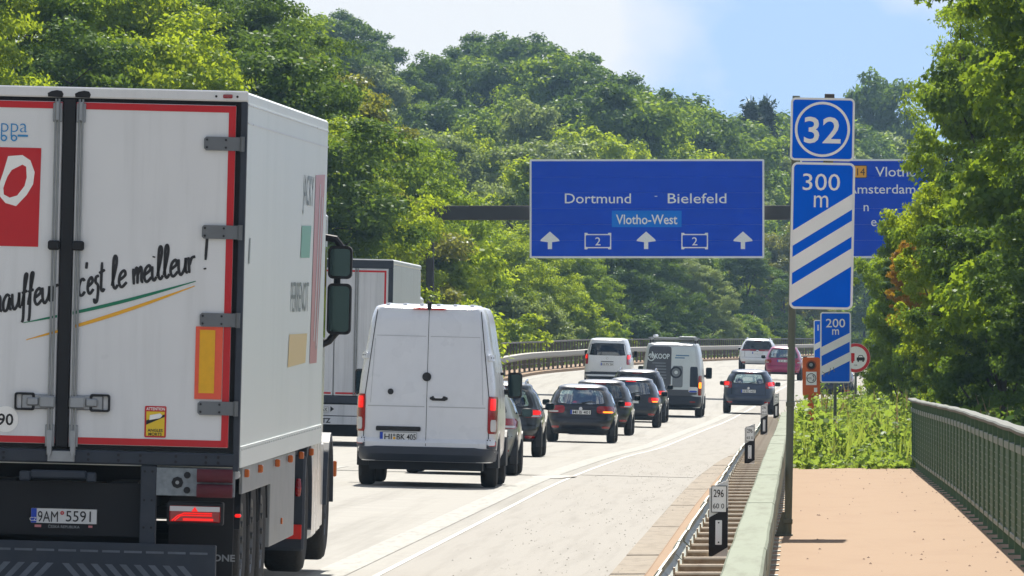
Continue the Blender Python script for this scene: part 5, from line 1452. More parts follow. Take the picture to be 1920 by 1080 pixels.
def make_van(label, px, d, W, H, L, body_m, X=None, clear=0.32, lean=0.10, mirrors=True, wr=0.35, top=0.80, window=None, hood=1.25, nr=11, name='van', bump_z=None, group='vans in the traffic queue', mir_s=1.0, glass_front=True):
    t = place(label, 'van', name, px, d, W, group, X=X)
    hw = W / 2; ZL = clear
    w = [(ZL, hw * 0.93), (ZL + 0.15, hw * 0.985), (H * 0.38, hw), (H * 0.52, hw * 0.985), (H * 0.80, hw * (top + 0.07)), (H - 0.14, hw * top), (H - 0.07, hw * (top - 0.03))]
    yr = [(ZL, 0.10), (ZL + 0.12, 0.0), (H * 0.24, 0.0), (H * 0.26, 0.06), (H * 0.45, 0.07), (H - 0.25, 0.07 + lean), (H - 0.07, 0.14 + lean)]
    yf = [(ZL, L - 0.15), (ZL + 0.2, L), (hood - 0.3, L - 0.08), (hood, L - 0.55), (hood + 0.1, L - 0.85), (H - 0.3, L - 1.75), (H - 0.07, L - 2.3)]
    sh = Shape(w, yr, yf, nr, 5, L * 0.45, ZL, H - 0.07, H)
    holes = []
    if window:
        x0, x1, z0, z1 = window
        holes.append(lambda x, y, z: y < 1.0 and z0 + 0.03 < z < z1 - 0.03 and abs(x) < x0 + (x1 - x0) * (z - z0) / (z1 - z0) - 0.05)
    sh.body('body', body_m, t, holes, N=120)
    S = sh.rear
    if window:
        rw = patch(t, 'rear_window', S, -x0, x0, z0, z1, M_glassd, 0.006, 9, -x1, x1, 14, 10, 0.004)
        MB().box(-hw * .85, hw * .85, 1.0, 1.1, ZL + .1, H * .75).build('interior', M_int, t)
    patch(t, 'windscreen', lambda a, b, o: sh.front(a, b, o), -hw * 0.8, hw * 0.8, hood + 0.12, H - 0.42, M_glassd, 0.006, 9, -hw * 0.72, hw * 0.72, 10, 8, 0.0)
    for s in (-1, 1):
        patch(t, 'side_window', lambda a, b, o, s=s: sh.side(a, b, s, o), L - 2.3, L - 1.25, hood + 0.05, min(H - 0.4, hood + 0.7), M_glassd, 0.006, 9, L - 2.3, L - 1.6, 8, 6, 0.0)
        patch(t, 'headlight', lambda a, b, o: sh.front(a, b, o), *sorted((s * hw * 0.6, s * hw * 0.92)), 0.75, 0.98, M_head, 0.012, 5, na=6, nb=3, skirt=0)
        for y_ in (1.35, L - 0.95):
            wheel(t, s * (hw - 0.01), y_, wr, 0.24, s, M_rimd, M_tyre, 0.6)
            pts = [(y_ + (wr + 0.09) * math.cos(R(a)), wr + (wr + 0.09) * math.sin(R(a))) for a in range(-10, 191, 20)]
            MB().prism(pts, 'x', *sorted((s * (hw - 0.16), s * (hw + 0.006)))).build('wheel_arch', M_trim, t)
        if mirrors:
            my = L - 1.5; zc = hood + 0.22; p = sh.side(my, zc, s)
            mh = MB().prism(rrect(*sorted((p[0] + s * 0.10, p[0] + s * (0.10 + 0.21 * mir_s))), zc - 0.19 * mir_s, zc + 0.19 * mir_s, 0.05), 'y', my - 0.06, my + 0.08).build('mirror', M_trim, t)
            MB().box(*sorted((p[0] - s * 0.12, p[0] + s * 0.12)), my - 0.03, my + 0.05, zc - 0.14, zc - 0.06, 0.01).build('mirror_arm', M_trim, mh)
            poly_rear(mh, 'mirror_glass', rrect(*sorted((p[0] + s * 0.12, p[0] + s * (0.08 + 0.21 * mir_s))), zc - 0.16 * mir_s, zc + 0.16 * mir_s, 0.035), my - 0.065, M_mirror)
    # underbody and rear axle
    MB().box(-hw * 0.8, hw * 0.8, 0.25, L - 0.5, 0.24, ZL + 0.05).build('underbody', M_tblack, t)
    MB().tube([(-hw * 0.8, 1.35, wr), (hw * 0.8, 1.35, wr)], 0.06, 8).build('axle', M_tblack, t)
    return t, sh

# --- white panel van following the lorry
DV = 137.0
VXc = X_at(798, DV) - 0.02
v, sh = make_van('tall white panel van with plain rear doors right of the big lorry', 0, DV, 2.02, 2.62, 5.9, M_vw, X=VXc, clear=0.36, wr=0.36, nr=12, top=0.815)
S = sh.rear; hw = 1.01
def vl(px, py):
    dx, dz = X_at(px, DV) - VXc, Z_at(py, DV) - road_z(VXc, DV)
    c, s = math.cos(ROLL), math.sin(ROLL)
    return dx * c - dz * s, dx * s + dz * c
zb0, zb1 = 0.36, vl(800, 838)[1]
patch(v, 'bumper', S, -hw * 0.985, hw * 0.985, 0.37, zb1, M_bump, 0.02, 12, na=40, nb=6, skirt=0.03)
ztop = vl(800, 582)[1]
xs_ = vl(690, 700)[0]
gap = 0.0035
patch(v, 'door_gap', S, -gap, gap, zb1 + 0.01, ztop + 0.02, M_seam, 0.004, 30, na=1, nb=24, skirt=0)
for s in (-1, 1):
    patch(v, 'door_gap', S, *sorted((s * 0.885, s * 0.896)), zb1 + 0.01, 1.25, M_seam, 0.004, 30, na=1, nb=12, skirt=0)
    patch(v, 'door_gap', S, *sorted((s * 0.885, s * 0.896)), 1.25, ztop, M_seam, 0.004, 30, *sorted((s * 0.735, s * 0.746)), na=1, nb=24, skirt=0)
    # pressed panel outline
    pzt, pzb = vl(800, 630)[1], vl(800, 757)[1]
    M_press = mat('pressed_edge', rgb(176, 178, 182), 0.35, coat=0.3)
    patch(v, 'pressed_edge', S, *sorted((s * 0.03, s * 0.74)), pzt - 0.008, pzt, M_press, 0.003, 30, na=14, nb=1, skirt=0)
    patch(v, 'pressed_edge', S, *sorted((s * 0.80, s * 0.806)), pzb, pzt - 0.05, M_press, 0.003, 30, *sorted((s * 0.755, s * 0.761)), na=1, nb=14, skirt=0)
    patch(v, 'pressed_edge', S, *sorted((s * 0.03, s * 0.84)), pzb - 0.05, pzb - 0.038, M_press, 0.003, 30, na=14, nb=1, skirt=0)
    # lamps: red upper, clear insert, dark pillar base with reflector
    tz0, tz1 = vl(800, 811)[1], vl(800, 741)[1]
    tl_ = patch(v, 'tail_light', S, *sorted((s * 0.875, s * 0.992)), tz0, tz1, M_lampred, 0.016, 10, na=10, nb=10, skirt=0.025)
    patch(tl_, 'lamp', S, *sorted((s * 0.895, s * 0.965)), tz1 - 0.20, tz1 - 0.03, M_litred, 0.021, 8, na=6, nb=8, skirt=0.004)
    patch(tl_, 'clear_insert', S, *sorted((s * 0.905, s * 0.975)), tz0 + 0.03, tz0 + 0.20, M_clear, 0.021, 5, na=6, nb=8, skirt=0.004)
    patch(v, 'pillar_base', S, *sorted((s * 0.872, s * 0.985)), zb1 - 0.01, tz0 - 0.10, M_bump, 0.016, 12, na=10, nb=6, skirt=0.025)
    patch(v, 'reflector', S, *sorted((s * 0.885, s * 0.975)), zb1 + 0.03, zb1 + 0.09, M_litred if False else M_tred, 0.022, 10, na=8, nb=3, skirt=0.006)
    for py in (669, 827):
        zh = vl(800, py)[1]
        h_ = patch(v, 'hinge', S, *sorted((s * 0.845 if py < 700 else s * 0.87, s * 0.925 if py < 700 else s * 0.955)), zh - 0.045, zh + 0.045, M_vw, 0.035, 6, na=6, nb=4, skirt=0.04)
        for q_ in (0.87, 0.90):
            c_ = sh.rear(s * q_, zh, 0.036); MB().disc_y(c_[0], c_[1] - 0.004, c_[1] + 0.004, c_[2], 0.010, 8).build('bolt', M_black, h_)
for px, py, r_ in ((799.5, 706.5, 0.064), (731.5, 734, 0.042)):
    x, z = vl(px, py); y = sh.rear(x, z)[1]
    MB().disc_y(x, y - 0.022, y + 0.03, z, r_, 24).disc_y(x, y - 0.03, y - 0.022, z, r_ * 0.8, 24).build('cap', M_black, v)
x, z = vl(822, 747); y = sh.rear(x, z)[1]
hd = patch(v, 'door_handle', S, x - 0.13, x + 0.13, z - 0.035, z + 0.03, M_black, 0.014, 3, na=10, nb=6, skirt=0.02)
patch(hd, 'grip', S, x - 0.07, x + 0.06, z + 0.0, z + 0.045, M_vw, 0.03, 3, na=8, nb=5, skirt=0.02)
x, z = vl(746, 804); y = sh.rear(x, z)[1]
MB().box(x - 0.32, x + 0.32, y - 0.035, y + 0.03, z - 0.03, z + 0.035, 0.012).build('plate_light_bar', M_black, v)
x, z = vl(746, 817.5)
license_plate(v, x, z - 0.008, sh.rear(x, z)[1] - 0.016, 0.53, 0.125, None)
lp = [c for c in v.children if c.name.startswith('license_plate')][-1]
yy = sh.rear(x, z)[1] - 0.021
for s_, pa, pb in (('HI', 720, 734), ('BK', 743, 759), ('405', 762, 779)):
    a_, b_ = vl(pa, 817)[0], vl(pb, 817)[0]; text(lp, s_, 0.085, (a_ + b_) / 2, z - 0.052, yy, M_black, width=b_ - a_, bold=.012)
MB().disc_y(vl(738.5, 815)[0], yy - 0.001, yy + 0.001, z + 0.012, 0.02, 12).build('seal', M_steelgrey, lp)
MB().disc_y(vl(738.5, 821)[0], yy - 0.001, yy + 0.001, z - 0.032, 0.02, 12).build('seal', M_ry, lp)
zt_ = 2.535
patch(v, 'high_brake_light', S, -0.24, 0.25, 2.53, 2.56, M_tred, 0.03, 4, na=10, nb=3, skirt=0.03)
MB().box(-0.03, 0.03, sh.rear(0, 2.55)[1] - 0.05, sh.rear(0, 2.55)[1] + 0.02, 2.53, 2.65, 0.012).build('rear_camera', M_black, v)
for k in range(6):   # ribs pressed into the roof
    xx = -0.6 + 0.24 * k
    MB().box(xx - 0.03, xx + 0.03, 0.45, 4.0, 2.59, 2.622, 0.012).build('roof_rib', M_vw, v)
MB().box(hw - 0.055, hw + 0.008, 2.6, 2.9, 1.62, 1.66, 0.004).build('side_vent', M_black, v)

# --- delivery van with advertising
d = 322.0
KX = X_at(1257, d)
M_tg = mat('van_silver', rgb(196, 202, 204), 0.35, coat=0.4, var=0.03, scale=2)
k_, sh = make_van('grey and white delivery van with KOOP lettering and roof rack', 0, d, 2.06, 2.50, 5.5, M_tg, X=KX, clear=0.32, nr=11, top=0.84)
S = sh.rear
M_ad = mat('advert_dark', rgb(74, 76, 82), 0.4, var=0.1, scale=5); M_adw = mat('advert_white', rgb(206, 216, 218), 0.4, var=0.04, scale=5)
M_adg = mat('advert_grey', rgb(120, 128, 134), 0.4, var=0.1, scale=6); M_adn = mat('advert_navy', rgb(22, 34, 50), 0.35); M_adb = mat('advert_blue_text', rgb(70, 120, 160), 0.4)
ad = patch(k_, 'advert_panel', S, -0.93, -0.02, 0.92, 2.36, M_ad, 0.006, 14, -0.76, -0.02, 12, 14, 0.004)
patch(k_, 'advert_panel', S, -0.015, 0.90, 0.92, 2.36, M_adw, 0.006, 14, -0.015, 0.76, 12, 14, 0.004)
text_on(k_, sh, 'KOOP', 0.17, -0.33, 1.95, M_adw, width=0.50, off=0.012, bold=.03)
# flame emblem made of curled strokes
mb = MB()
for pts in ([(-0.80, 1.98), (-0.76, 1.90), (-0.68, 1.88), (-0.61, 1.93), (-0.60, 2.02), (-0.64, 2.1), (-0.67, 2.18)], [(-0.78, 2.02), (-0.73, 2.1), (-0.70, 2.04), (-0.72, 1.97)], [(-0.68, 2.12), (-0.65, 2.04), (-0.66, 1.96)]):
    ribbon(mb, pts, 0.018, 0.0)
mb.v = [sh.rear(a, c, 0.012) for a, b, c in mb.v]
mb.build('emblem', M_adw, k_)
for i, (wd, zz) in enumerate(((0.62, 1.78), (0.5, 1.68), (0.44, 1.58), (0.5, 1.48), (0.38, 1.38), (0.42, 1.28))):
    patch(k_, 'text_line', S, -0.12 - wd, -0.12, zz, zz + 0.035, M_adg, 0.012, 10, na=8, nb=1, skirt=0)
for zz, wd in ((2.05, 0.62), (1.97, 0.45)):
    patch(k_, 'text_line', S, 0.04, 0.04 + wd, zz, zz + 0.035, M_adb, 0.012, 10, na=8, nb=1, skirt=0)
hp = patch(k_, 'heat_pump_picture', S, 0.03, 0.38, 1.0, 1.72, M_adg, 0.011, 12, na=8, nb=8, skirt=0)
c_ = sh.rear(0.14, 1.5)
for r0, r1, m_ in ((0.20, 0.14, M_adn), (0.14, 0.07, M_adg), (0.06, 0.0, M_adw)):
    MB().disc_y(0.15, c_[1] - 0.022 - r0 * 0.02, c_[1] - 0.02, 1.50, r0, 24, r1).build('fan_picture', m_, hp)
patch(k_, 'tank_picture', S, 0.38, 0.60, 0.94, 1.72, M_adw, 0.014, 12, na=8, nb=8, skirt=0)
patch(k_, 'navy_panel', S, 0.62, 0.90, 0.98, 1.70, M_adn, 0.012, 14, 0.62, 0.86, 8, 8, 0)
patch(k_, 'bumper', S, -1.0, 1.0, 0.33, 0.72, mat('van_bumper_dark', rgb(30, 34, 42), 0.5, var=0.1), 0.02, 12, na=40, nb=6, skirt=0.03)
patch(k_, 'step_band', S, -0.92, 0.92, 0.72, 0.92, M_ad, 0.006, 14, na=20, nb=3, skirt=0)
for s in (-1, 1):
    tl_ = patch(k_, 'tail_light', S, *sorted((s * 0.90, s * 1.0)), 0.74, 1.40, M_lampred, 0.018, 10, na=8, nb=10, skirt=0.025)
    patch(tl_, 'lamp', S, *sorted((s * 0.905, s * 0.985)), 0.98, 1.18, M_litorange if s > 0 else M_lampred, 0.026, 6, na=6, nb=6, skirt=0.004)
    patch(k_, 'reflector', S, *sorted((s * 0.62, s * 0.82)), 0.50, 0.54, M_lampred, 0.03, 8, na=6, nb=2, skirt=0.012)
patch(k_, 'license_plate', S, 0.58, 0.88, 0.84, 1.02, M_plate, 0.02, 12, na=8, nb=4, skirt=0.014)
patch(k_, 'plate_band', S, 0.59, 0.87, 0.845, 0.90, M_eu, 0.024, 12, na=8, nb=2, skirt=0)
rk = MB()
for x_ in (-0.75, 0.75): rk.box(x_ - 0.02, x_ + 0.02, 0.5, 3.4, 2.58, 2.62)
rk.build('roof_rack', M_alu, k_)
for y_ in (0.6, 1.5, 2.4, 3.3): MB().box(-0.82, 0.82, y_ - 0.03, y_ + 0.03, 2.62, 2.66, 0.006).build('roof_bar', M_alu, k_)
for y_ in (0.6, 3.3):
    for x_ in (-0.75, 0.75): MB().box(x_ - 0.02, x_ + 0.02, y_ - 0.02, y_ + 0.02, 2.44, 2.585).build('rack_foot', M_black, k_)
MB().tube([(-0.62, 0.55, 2.70), (-0.62, 3.4, 2.70)], 0.05, 10).build('pipe_tube', M_vw, k_, True)
MB().box(0.2, 0.72, 0.5, 3.2, 2.66, 2.70, 0.008).build('ladder', M_alu, k_)

# --- white people carrier
d = 391.0
c_, sh = make_van('white people carrier with dark rear window left of the lettered delivery van', 1137, d, 1.90, 1.98, 5.1, P_white, clear=0.28, nr=7, top=0.80, hood=1.1, window=(0.78, 0.70, 1.28, 1.78), lean=0.16, wr=0.33, mir_s=0.7)
S = sh.rear
for s in (-1, 1):
    tl_ = patch(c_, 'tail_light', S, *sorted((s * 0.78, s * 0.925)), 0.92, 1.34, M_lampred, 0.016, 6, na=8, nb=8, skirt=0.02)
    patch(tl_, 'lamp', S, *sorted((s * 0.80, s * 0.90)), 1.14, 1.30, M_litred, 0.022, 5, na=6, nb=5, skirt=0.004)
patch(c_, 'bumper', S, -0.92, 0.92, 0.29, 0.62, mat('van_bumper_dark', rgb(30, 34, 42), 0.5), 0.016, 10, na=30, nb=5, skirt=0.02)
patch(c_, 'handle_strip', S, -0.36, 0.36, 1.02, 1.05, M_ad, 0.012, 10, na=10, nb=1, skirt=0.01)
license_plate(c_, 0.0, 0.93, sh.rear(0, 0.93)[1] - 0.02, 0.52, 0.115, 'HI PV 26')
e = sh.rear(0, 1.16); MB().disc_y(0, e[1] - 0.012, e[1] + 0.01, 1.16, 0.05, 16, 0.035).build('emblem', M_chrome, c_)

# ================================================================== TREES AND WEEDS
def leaf_mesh(name, pos, nrm, size, rng, shape='leaf'):
    """One mesh of many small leaves; pos (N,3), nrm (N,3) preferred normals, size (N,)"""
    N = len(pos)
    if shape == 'leaf': T = np.array([(0, 0), (.28, .42), (0, 1), (-.28, .42)]) 
    elif shape == 'oval': T = np.array([(0, 0), (.3, .25), (.3, .7), (0, 1), (-.3, .7), (-.3, .25)])
    elif shape == 'maple': T = np.array([(0, 0), (.16, .16), (.5, .12), (.3, .42), (.46, .72), (.14, .66), (0, 1), (-.14, .66), (-.46, .72), (-.3, .42), (-.5, .12), (-.16, .16)])
    elif shape == 'needle': T = np.array([(0, 0), (.16, .5), (0, 1), (-.16, .5)])
    elif shape == 'blade': T = np.array([(-.035, 0), (.035, 0), (.02, .6), (0, 1), (-.02, .6)])
    k = len(T)
    n = nrm / np.linalg.norm(nrm, axis=1, keepdims=True)
    r = rng.normal(size=(N, 3)); t = np.cross(n, r); t /= np.linalg.norm(t, axis=1, keepdims=True)
    if shape == 'blade':
        t = np.tile([0, 0, 1.0], (N, 1)) + rng.normal(size=(N, 3)) * 0.35; t /= np.linalg.norm(t, axis=1, keepdims=True)
        n = np.cross(t, r); n /= np.linalg.norm(n, axis=1, keepdims=True)
    b = np.cross(n, t)
    fold = rng.uniform(0.0, 0.22, N)
    V = np.empty((N, k, 3))
    for i, (x, y) in enumerate(T):
        droop = -abs(x) * fold[:, None] * 0.9 - (y * y) * 0.10
        V[:, i] = pos + size[:, None] * (b * x + t * y + n * droop)
    me = bpy.data.meshes.new(name)
    me.vertices.add(N * k); me.vertices.foreach_set('co', V.reshape(-1).astype(np.float32))
    me.loops.add(N * k); me.loops.foreach_set('vertex_index', np.arange(N * k, dtype=np.int32))
    me.polygons.add(N); me.polygons.foreach_set('loop_start', (np.arange(N) * k).astype(np.int32)); me.polygons.foreach_set('loop_total', np.full(N, k, np.int32))
    me.update(calc_edges=True)
    return me

def crown_points(rng, H, Rr, base, nlobe, nclump, nleaf, cl=0.8, flat=0.6):
    """lobes -> clumps -> leaves, giving billows, ledges and gaps at several sizes"""
    lobes = []
    for i in range(nlobe):
        f = (i + 0.5) / nlobe
        z = base + (H - base) * (0.12 + 0.80 * f)
        prof_ = math.sin(math.pi * min(1, 0.18 + 0.82 * f)) ** 0.6 if f > 0.2 else 0.72
        a = rng.uniform(0, 6.28) if i else 0; a = i * 2.4 + rng.uniform(-.5, .5)
        rr = Rr * prof_ * rng.uniform(0.38, 0.78)
        lobes.append((rr * math.cos(a), rr * math.sin(a), z, Rr * rng.uniform(0.27, 0.44)))
    lobes.append((0, 0, H - Rr * 0.4, Rr * 0.42))
    L = np.array(lobes)
    C = []; CR = []; CN = []
    for i in range(nclump):
        l = L[rng.integers(len(L))]
        v = rng.normal(size=3); v /= np.linalg.norm(v); v[2] = v[2] * 0.9 + 0.12
        rad = l[3] * (rng.uniform(0.25, 0.7) if rng.uniform() < 0.3 else rng.uniform(0.78, 1.14))
        if rng.uniform() < 0.07 and v[2] < 0.45: rad = l[3] * rng.uniform(1.12, 1.3)     # stray twigs beyond the outline
        C.append(l[:3] + v * rad * np.array([1, 1, 0.8])); CR.append(cl * rng.uniform(0.55, 1.25)); CN.append(v)
    C = np.array(C); CR = np.array(CR); CN = np.array(CN)
    idx = rng.integers(nclump, size=nleaf)
    off = rng.normal(size=(nleaf, 3)); off /= np.linalg.norm(off, axis=1, keepdims=True)
    off *= (rng.uniform(0, 1, (nleaf, 1)) ** 0.45) * np.array([1, 1, flat])
    pos = C[idx] + off * CR[idx][:, None]
    nrm = CN[idx] * 0.5 + off * 0.7 + rng.normal(size=(nleaf, 3)) * 0.55 + np.array([0, 0, 0.45])
    keep = pos[:, 2] > base * 0.5
    return pos[keep], nrm[keep], L, C

M_bark = mat('bark', rgb(74, 64, 52), 0.9, var=0.3, scale=6, bump=0.6, bscale=12)
def trunk_mesh(name, H, base, L, C, rng, r0, nbr=22):
    mb = MB()
    top = H * 0.82
    pts = [(math.sin(k * 1.7) * 0.06 * k / 6, math.cos(k * 2.1) * 0.06 * k / 6, -0.3 + (top + 0.3) * k / 6) for k in range(7)]
    mb.tube(pts, [r0 * (1.25 if k == 0 else 1 - 0.15 * k) for k in range(7)], 8)
    for l in L:
        z0 = max(base * 0.6, l[2] - 0.9 * math.hypot(l[0], l[1]) - 0.8)
        z0 = min(z0, top - 0.3)
        mid = (l[0] * 0.5, l[1] * 0.5, (z0 + l[2]) / 2 + 0.1)
        mb.tube([(0, 0, z0), mid, (l[0], l[1], l[2])], [r0 * 0.42, r0 * 0.28, r0 * 0.12], 6)
    for i in range(nbr):
        c = C[rng.integers(len(C))]; j = np.argmin(((L[:, :3] - c) ** 2).sum(1)); l = L[j]
        mb.tube([tuple(l[:3]), tuple((l[:3] + c) / 2 + np.array([0, 0, .1])), tuple(c)], [r0 * 0.12, r0 * 0.08, r0 * 0.03], 5)
    me = bpy.data.meshes.new(name); me.from_pydata(mb.v, [], mb.f); me.update()
    me.polygons.foreach_set('use_smooth', [True] * len(me.polygons))
    me.materials.append(M_bark)
    return me

G_mid = leaf_mat('leaf_mid_green', (0.038, 0.10, 0.011, 1), (0.175, 0.275, 0.022, 1), (0.48, 0.62, 0.03, 1), 0.012, 0.46)
G_yel = leaf_mat('leaf_yellow_green', (0.055, 0.13, 0.010, 1), (0.25, 0.35, 0.026, 1), (0.66, 0.76, 0.03, 1), 0.010, 0.48)
G_dark = leaf_mat('leaf_dark_green', (0.03, 0.072, 0.013, 1), (0.09, 0.155, 0.024, 1), (0.25, 0.38, 0.035, 1), 0.012, 0.38)
G_pale = leaf_mat('leaf_pale_green', (0.09, 0.14, 0.04, 1), (0.21, 0.26, 0.085, 1), (0.44, 0.54, 0.11, 1), 0.015, 0.44)
G_olive = leaf_mat('leaf_olive', (0.06, 0.09, 0.016, 1), (0.15, 0.165, 0.028, 1), (0.46, 0.46, 0.05, 1), 0.02, 0.5)
G_con = leaf_mat('needle_green', (0.014, 0.034, 0.016, 1), (0.03, 0.055, 0.024, 1), (0.06, 0.10, 0.03, 1), 0.02, 0.25)
G_org = leaf_mat('leaf_orange', (0.17, 0.12, 0.014, 1), (0.34, 0.17, 0.02, 1), (0.66, 0.42, 0.03, 1), 0.02, 0.55)

PROTO = {}
def proto(key, seed, H, Rr, base, nlobe, nclump, nleaf, lsize, cl, shape='leaf', r0=0.3, flat=0.6):
    rng = np.random.default_rng(seed)
    pos, nrm, L, C = crown_points(rng, H, Rr, base, nlobe, nclump, nleaf, cl, flat)
    size = lsize * rng.uniform(0.65, 1.3, len(pos))
    PROTO[key] = (leaf_mesh('crown', pos, nrm, size, rng, shape), trunk_mesh('trunk', H, base, L, C, rng, r0), H, Rr)
def conifer_proto(key, seed, H, Rr):
    rng = np.random.default_rng(seed); pos = []; nrm = []
    mb = MB(); mb.tube([(0, 0, -0.3), (0, 0, H * 0.5), (0, 0, H)], [0.24, 0.14, 0.02], 8)
    z = 1.5
    while z < H - 0.3:
        f = (z - 1.0) / (H - 1.0); rad = Rr * (1 - f) ** 0.85 + 0.15
        for k in range(7):
            a = rng.uniform(0, 6.28); rl_ = rad * rng.uniform(0.7, 1.1)
            e = np.array([math.cos(a) * rl_, math.sin(a) * rl_, z - 0.22 * rl_])
            mb.tube([(0, 0, z), tuple(e * 0.5 + np.array([0, 0, z * 0.5 + 0.1 * rl_])), tuple(e)], [0.05, 0.03, 0.01], 4)
            m = int(60 * rl_ + 20); t = rng.uniform(0.15, 1, (m, 1))
            p = np.array([0, 0, z]) * (1 - t) + e * t + rng.normal(size=(m, 3)) * np.array([.16, .16, .12]) * (0.6 + t)
            p[:, 2] -= np.abs(rng.normal(size=m)) * 0.16
            pos.append(p); nrm.append(np.tile([0, 0, 1.0], (m, 1)) + rng.normal(size=(m, 3)) * 0.6)
        z += 0.42
    pos = np.concatenate(pos); nrm = np.concatenate(nrm)
    me = bpy.data.meshes.new('trunk'); me.from_pydata(mb.v, [], mb.f); me.update(); me.materials.append(M_bark)
    PROTO[key] = (leaf_mesh('crown', pos, nrm, 0.42 * rng.uniform(.7, 1.3, len(pos)), rng, 'needle'), me, H, Rr)

# near rows get small leaves, the far hillside larger ones
proto('near_a', 1, 20, 6.0, 3.0, 19, 520, 150000, 0.165, 0.78, r0=0.34, flat=0.5)
proto('near_b', 2, 18, 5.2, 2.5, 17, 440, 125000, 0.16, 0.74, r0=0.30, flat=0.5)
proto('near_c', 3, 13, 4.6, 0.1, 15, 330, 98000, 0.16, 0.70, r0=0.22, flat=0.5)
proto('bush', 4, 6.5, 3.0, 0.3, 12, 190, 40000, 0.17, 0.52, r0=0.12, flat=0.55)
proto('far_a', 5, 16, 5.0, 0.3, 15, 260, 36000, 0.30, 0.85, r0=0.26)
proto('far_b', 6, 15, 4.6, 0.3, 14, 220, 32000, 0.29, 0.85, r0=0.26)
proto('far_c', 7, 17, 4.2, 1.5, 14, 220, 30000, 0.29, 0.8, r0=0.24)
proto('thin', 8, 14, 3.0, 2.0, 12, 70, 3600, 0.36, 0.75, r0=0.16, flat=0.9)
proto('feather', 31, 14, 2.2, 3.0, 9, 60, 9000, 0.17, 0.7, 'needle', r0=0.10, flat=0.45)
conifer_proto('spruce', 9, 16, 3.2)
for nm, sd in (('right_a', 21), ('right_b', 22)):
    proto(nm, sd, 13, 4.0, 1.0, 18, 420, 70000, 0.145, 0.58, 'maple', r0=0.2, flat=0.5)

def tree(key, label, X, Y, Z, H, m, rot, wide=1.0, name='tree', group=None, cat='tree'):
    cr, tr, h0, r0 = PROTO[key]
    k = H / h0
    t = thing(name, label, cat, (X, Y, Z), (0, 0, rot), group)
    t.scale = (k * wide, k * wide, k)
    a = bpy.data.objects.new('trunk', tr); COL.objects.link(a); a.parent = t
    b = bpy.data.objects.new('crown', cr); COL.objects.link(b); b.parent = t
    if not cr.materials: cr.materials.append(m)
    b.material_slots[0].link = 'OBJECT'; b.material_slots[0].material = m
    return t

def tree_px(key, label, px, top_y, d, m, rot=0.0, wide=1.0, zbase=None, Hmin=5, Hmax=30, **kw):
    """tree standing on the terrain at distance d whose top shows at (px, top_y)"""
    X = X_at(px, d); zb = terrain(X, d) if zbase is None else zbase
    H = min(Hmax, max(Hmin, Z_at(top_y, d) - zb))
    return tree(key, label, X, d, zb - 0.1, H, m, rot, wide, **kw)

rt = random.Random(17)
def d_for(px, u, lo=300.0, hi=2000.0):
    """distance at which the line of sight through column px crosses lateral offset u left of the bending road"""
    for _ in range(50):
        m_ = (lo + hi) / 2
        if X_at(px, m_) - bend(m_) > u: lo = m_
        else: hi = m_
    return (lo + hi) / 2
# ---- tall roadside trees on the left behind the lorries
LEFT = [
 ('near_a', 20, -150, 300, G_mid, 'tall broadleaf tree above the left end of the big lorry'),
 ('near_b', 190, -120, 318, G_yel, 'tall yellow green tree above the middle of the big lorry'),
 ('near_a', 300, -60, 335, G_dark, 'tall dark green tree above the right end of the big lorry'),
 ('near_b', -150, -170, 290, G_yel, 'tall tree cut by the left edge of the picture'),
 ('near_b', 455, -50, 372, G_dark, 'tall dark tree rising at the edge of the open sky'),
 ('near_c', 290, 50, 300, G_yel, 'lower yellow green tree just over the lorry roof'),
 ('near_c', 110, 60, 296, G_dark, 'lower dark green tree over the left half of the lorry roof'),
 ('near_c', 470, 80, 322, G_dark, 'lower dark green tree over the front of the lorry roof'),
 ('near_c', 590, 130, 398, G_olive, 'olive tinted tree behind the front corner of the lorry box'),
 ('near_c', 585, 200, 350, G_yel, 'bright tree directly right of the lorry box'),
 ('near_c', 690, 235, 402, G_mid, 'rounded mid green tree above the second lorry'),
 ('near_c', 765, 275, 428, G_mid, 'green tree behind the left gantry post'),
 ('near_c', 650, 330, 396, G_yel, 'bright leafy tree right behind the second lorry roof'),
 ('bush', 765, 400, 402, G_yel, 'bright bush beneath the left arm of the gantry'),
 ('near_a', 120, -220, 385, G_dark, 'dark tall tree at the back of the left wood'),
 ('near_a', 290, -150, 410, G_dark, 'dark tall tree behind the left row near the sky'),
 ('near_b', 505, 10, 430, G_mid, 'tree at the back of the left row touching the clouds'),
]
for i, (key, px, ty, d, m, lab) in enumerate(LEFT):
    tree_px(key, lab, px, ty, d, m, rt.uniform(0, 6.28), rt.uniform(0.95, 1.15), group='roadside trees on the left')

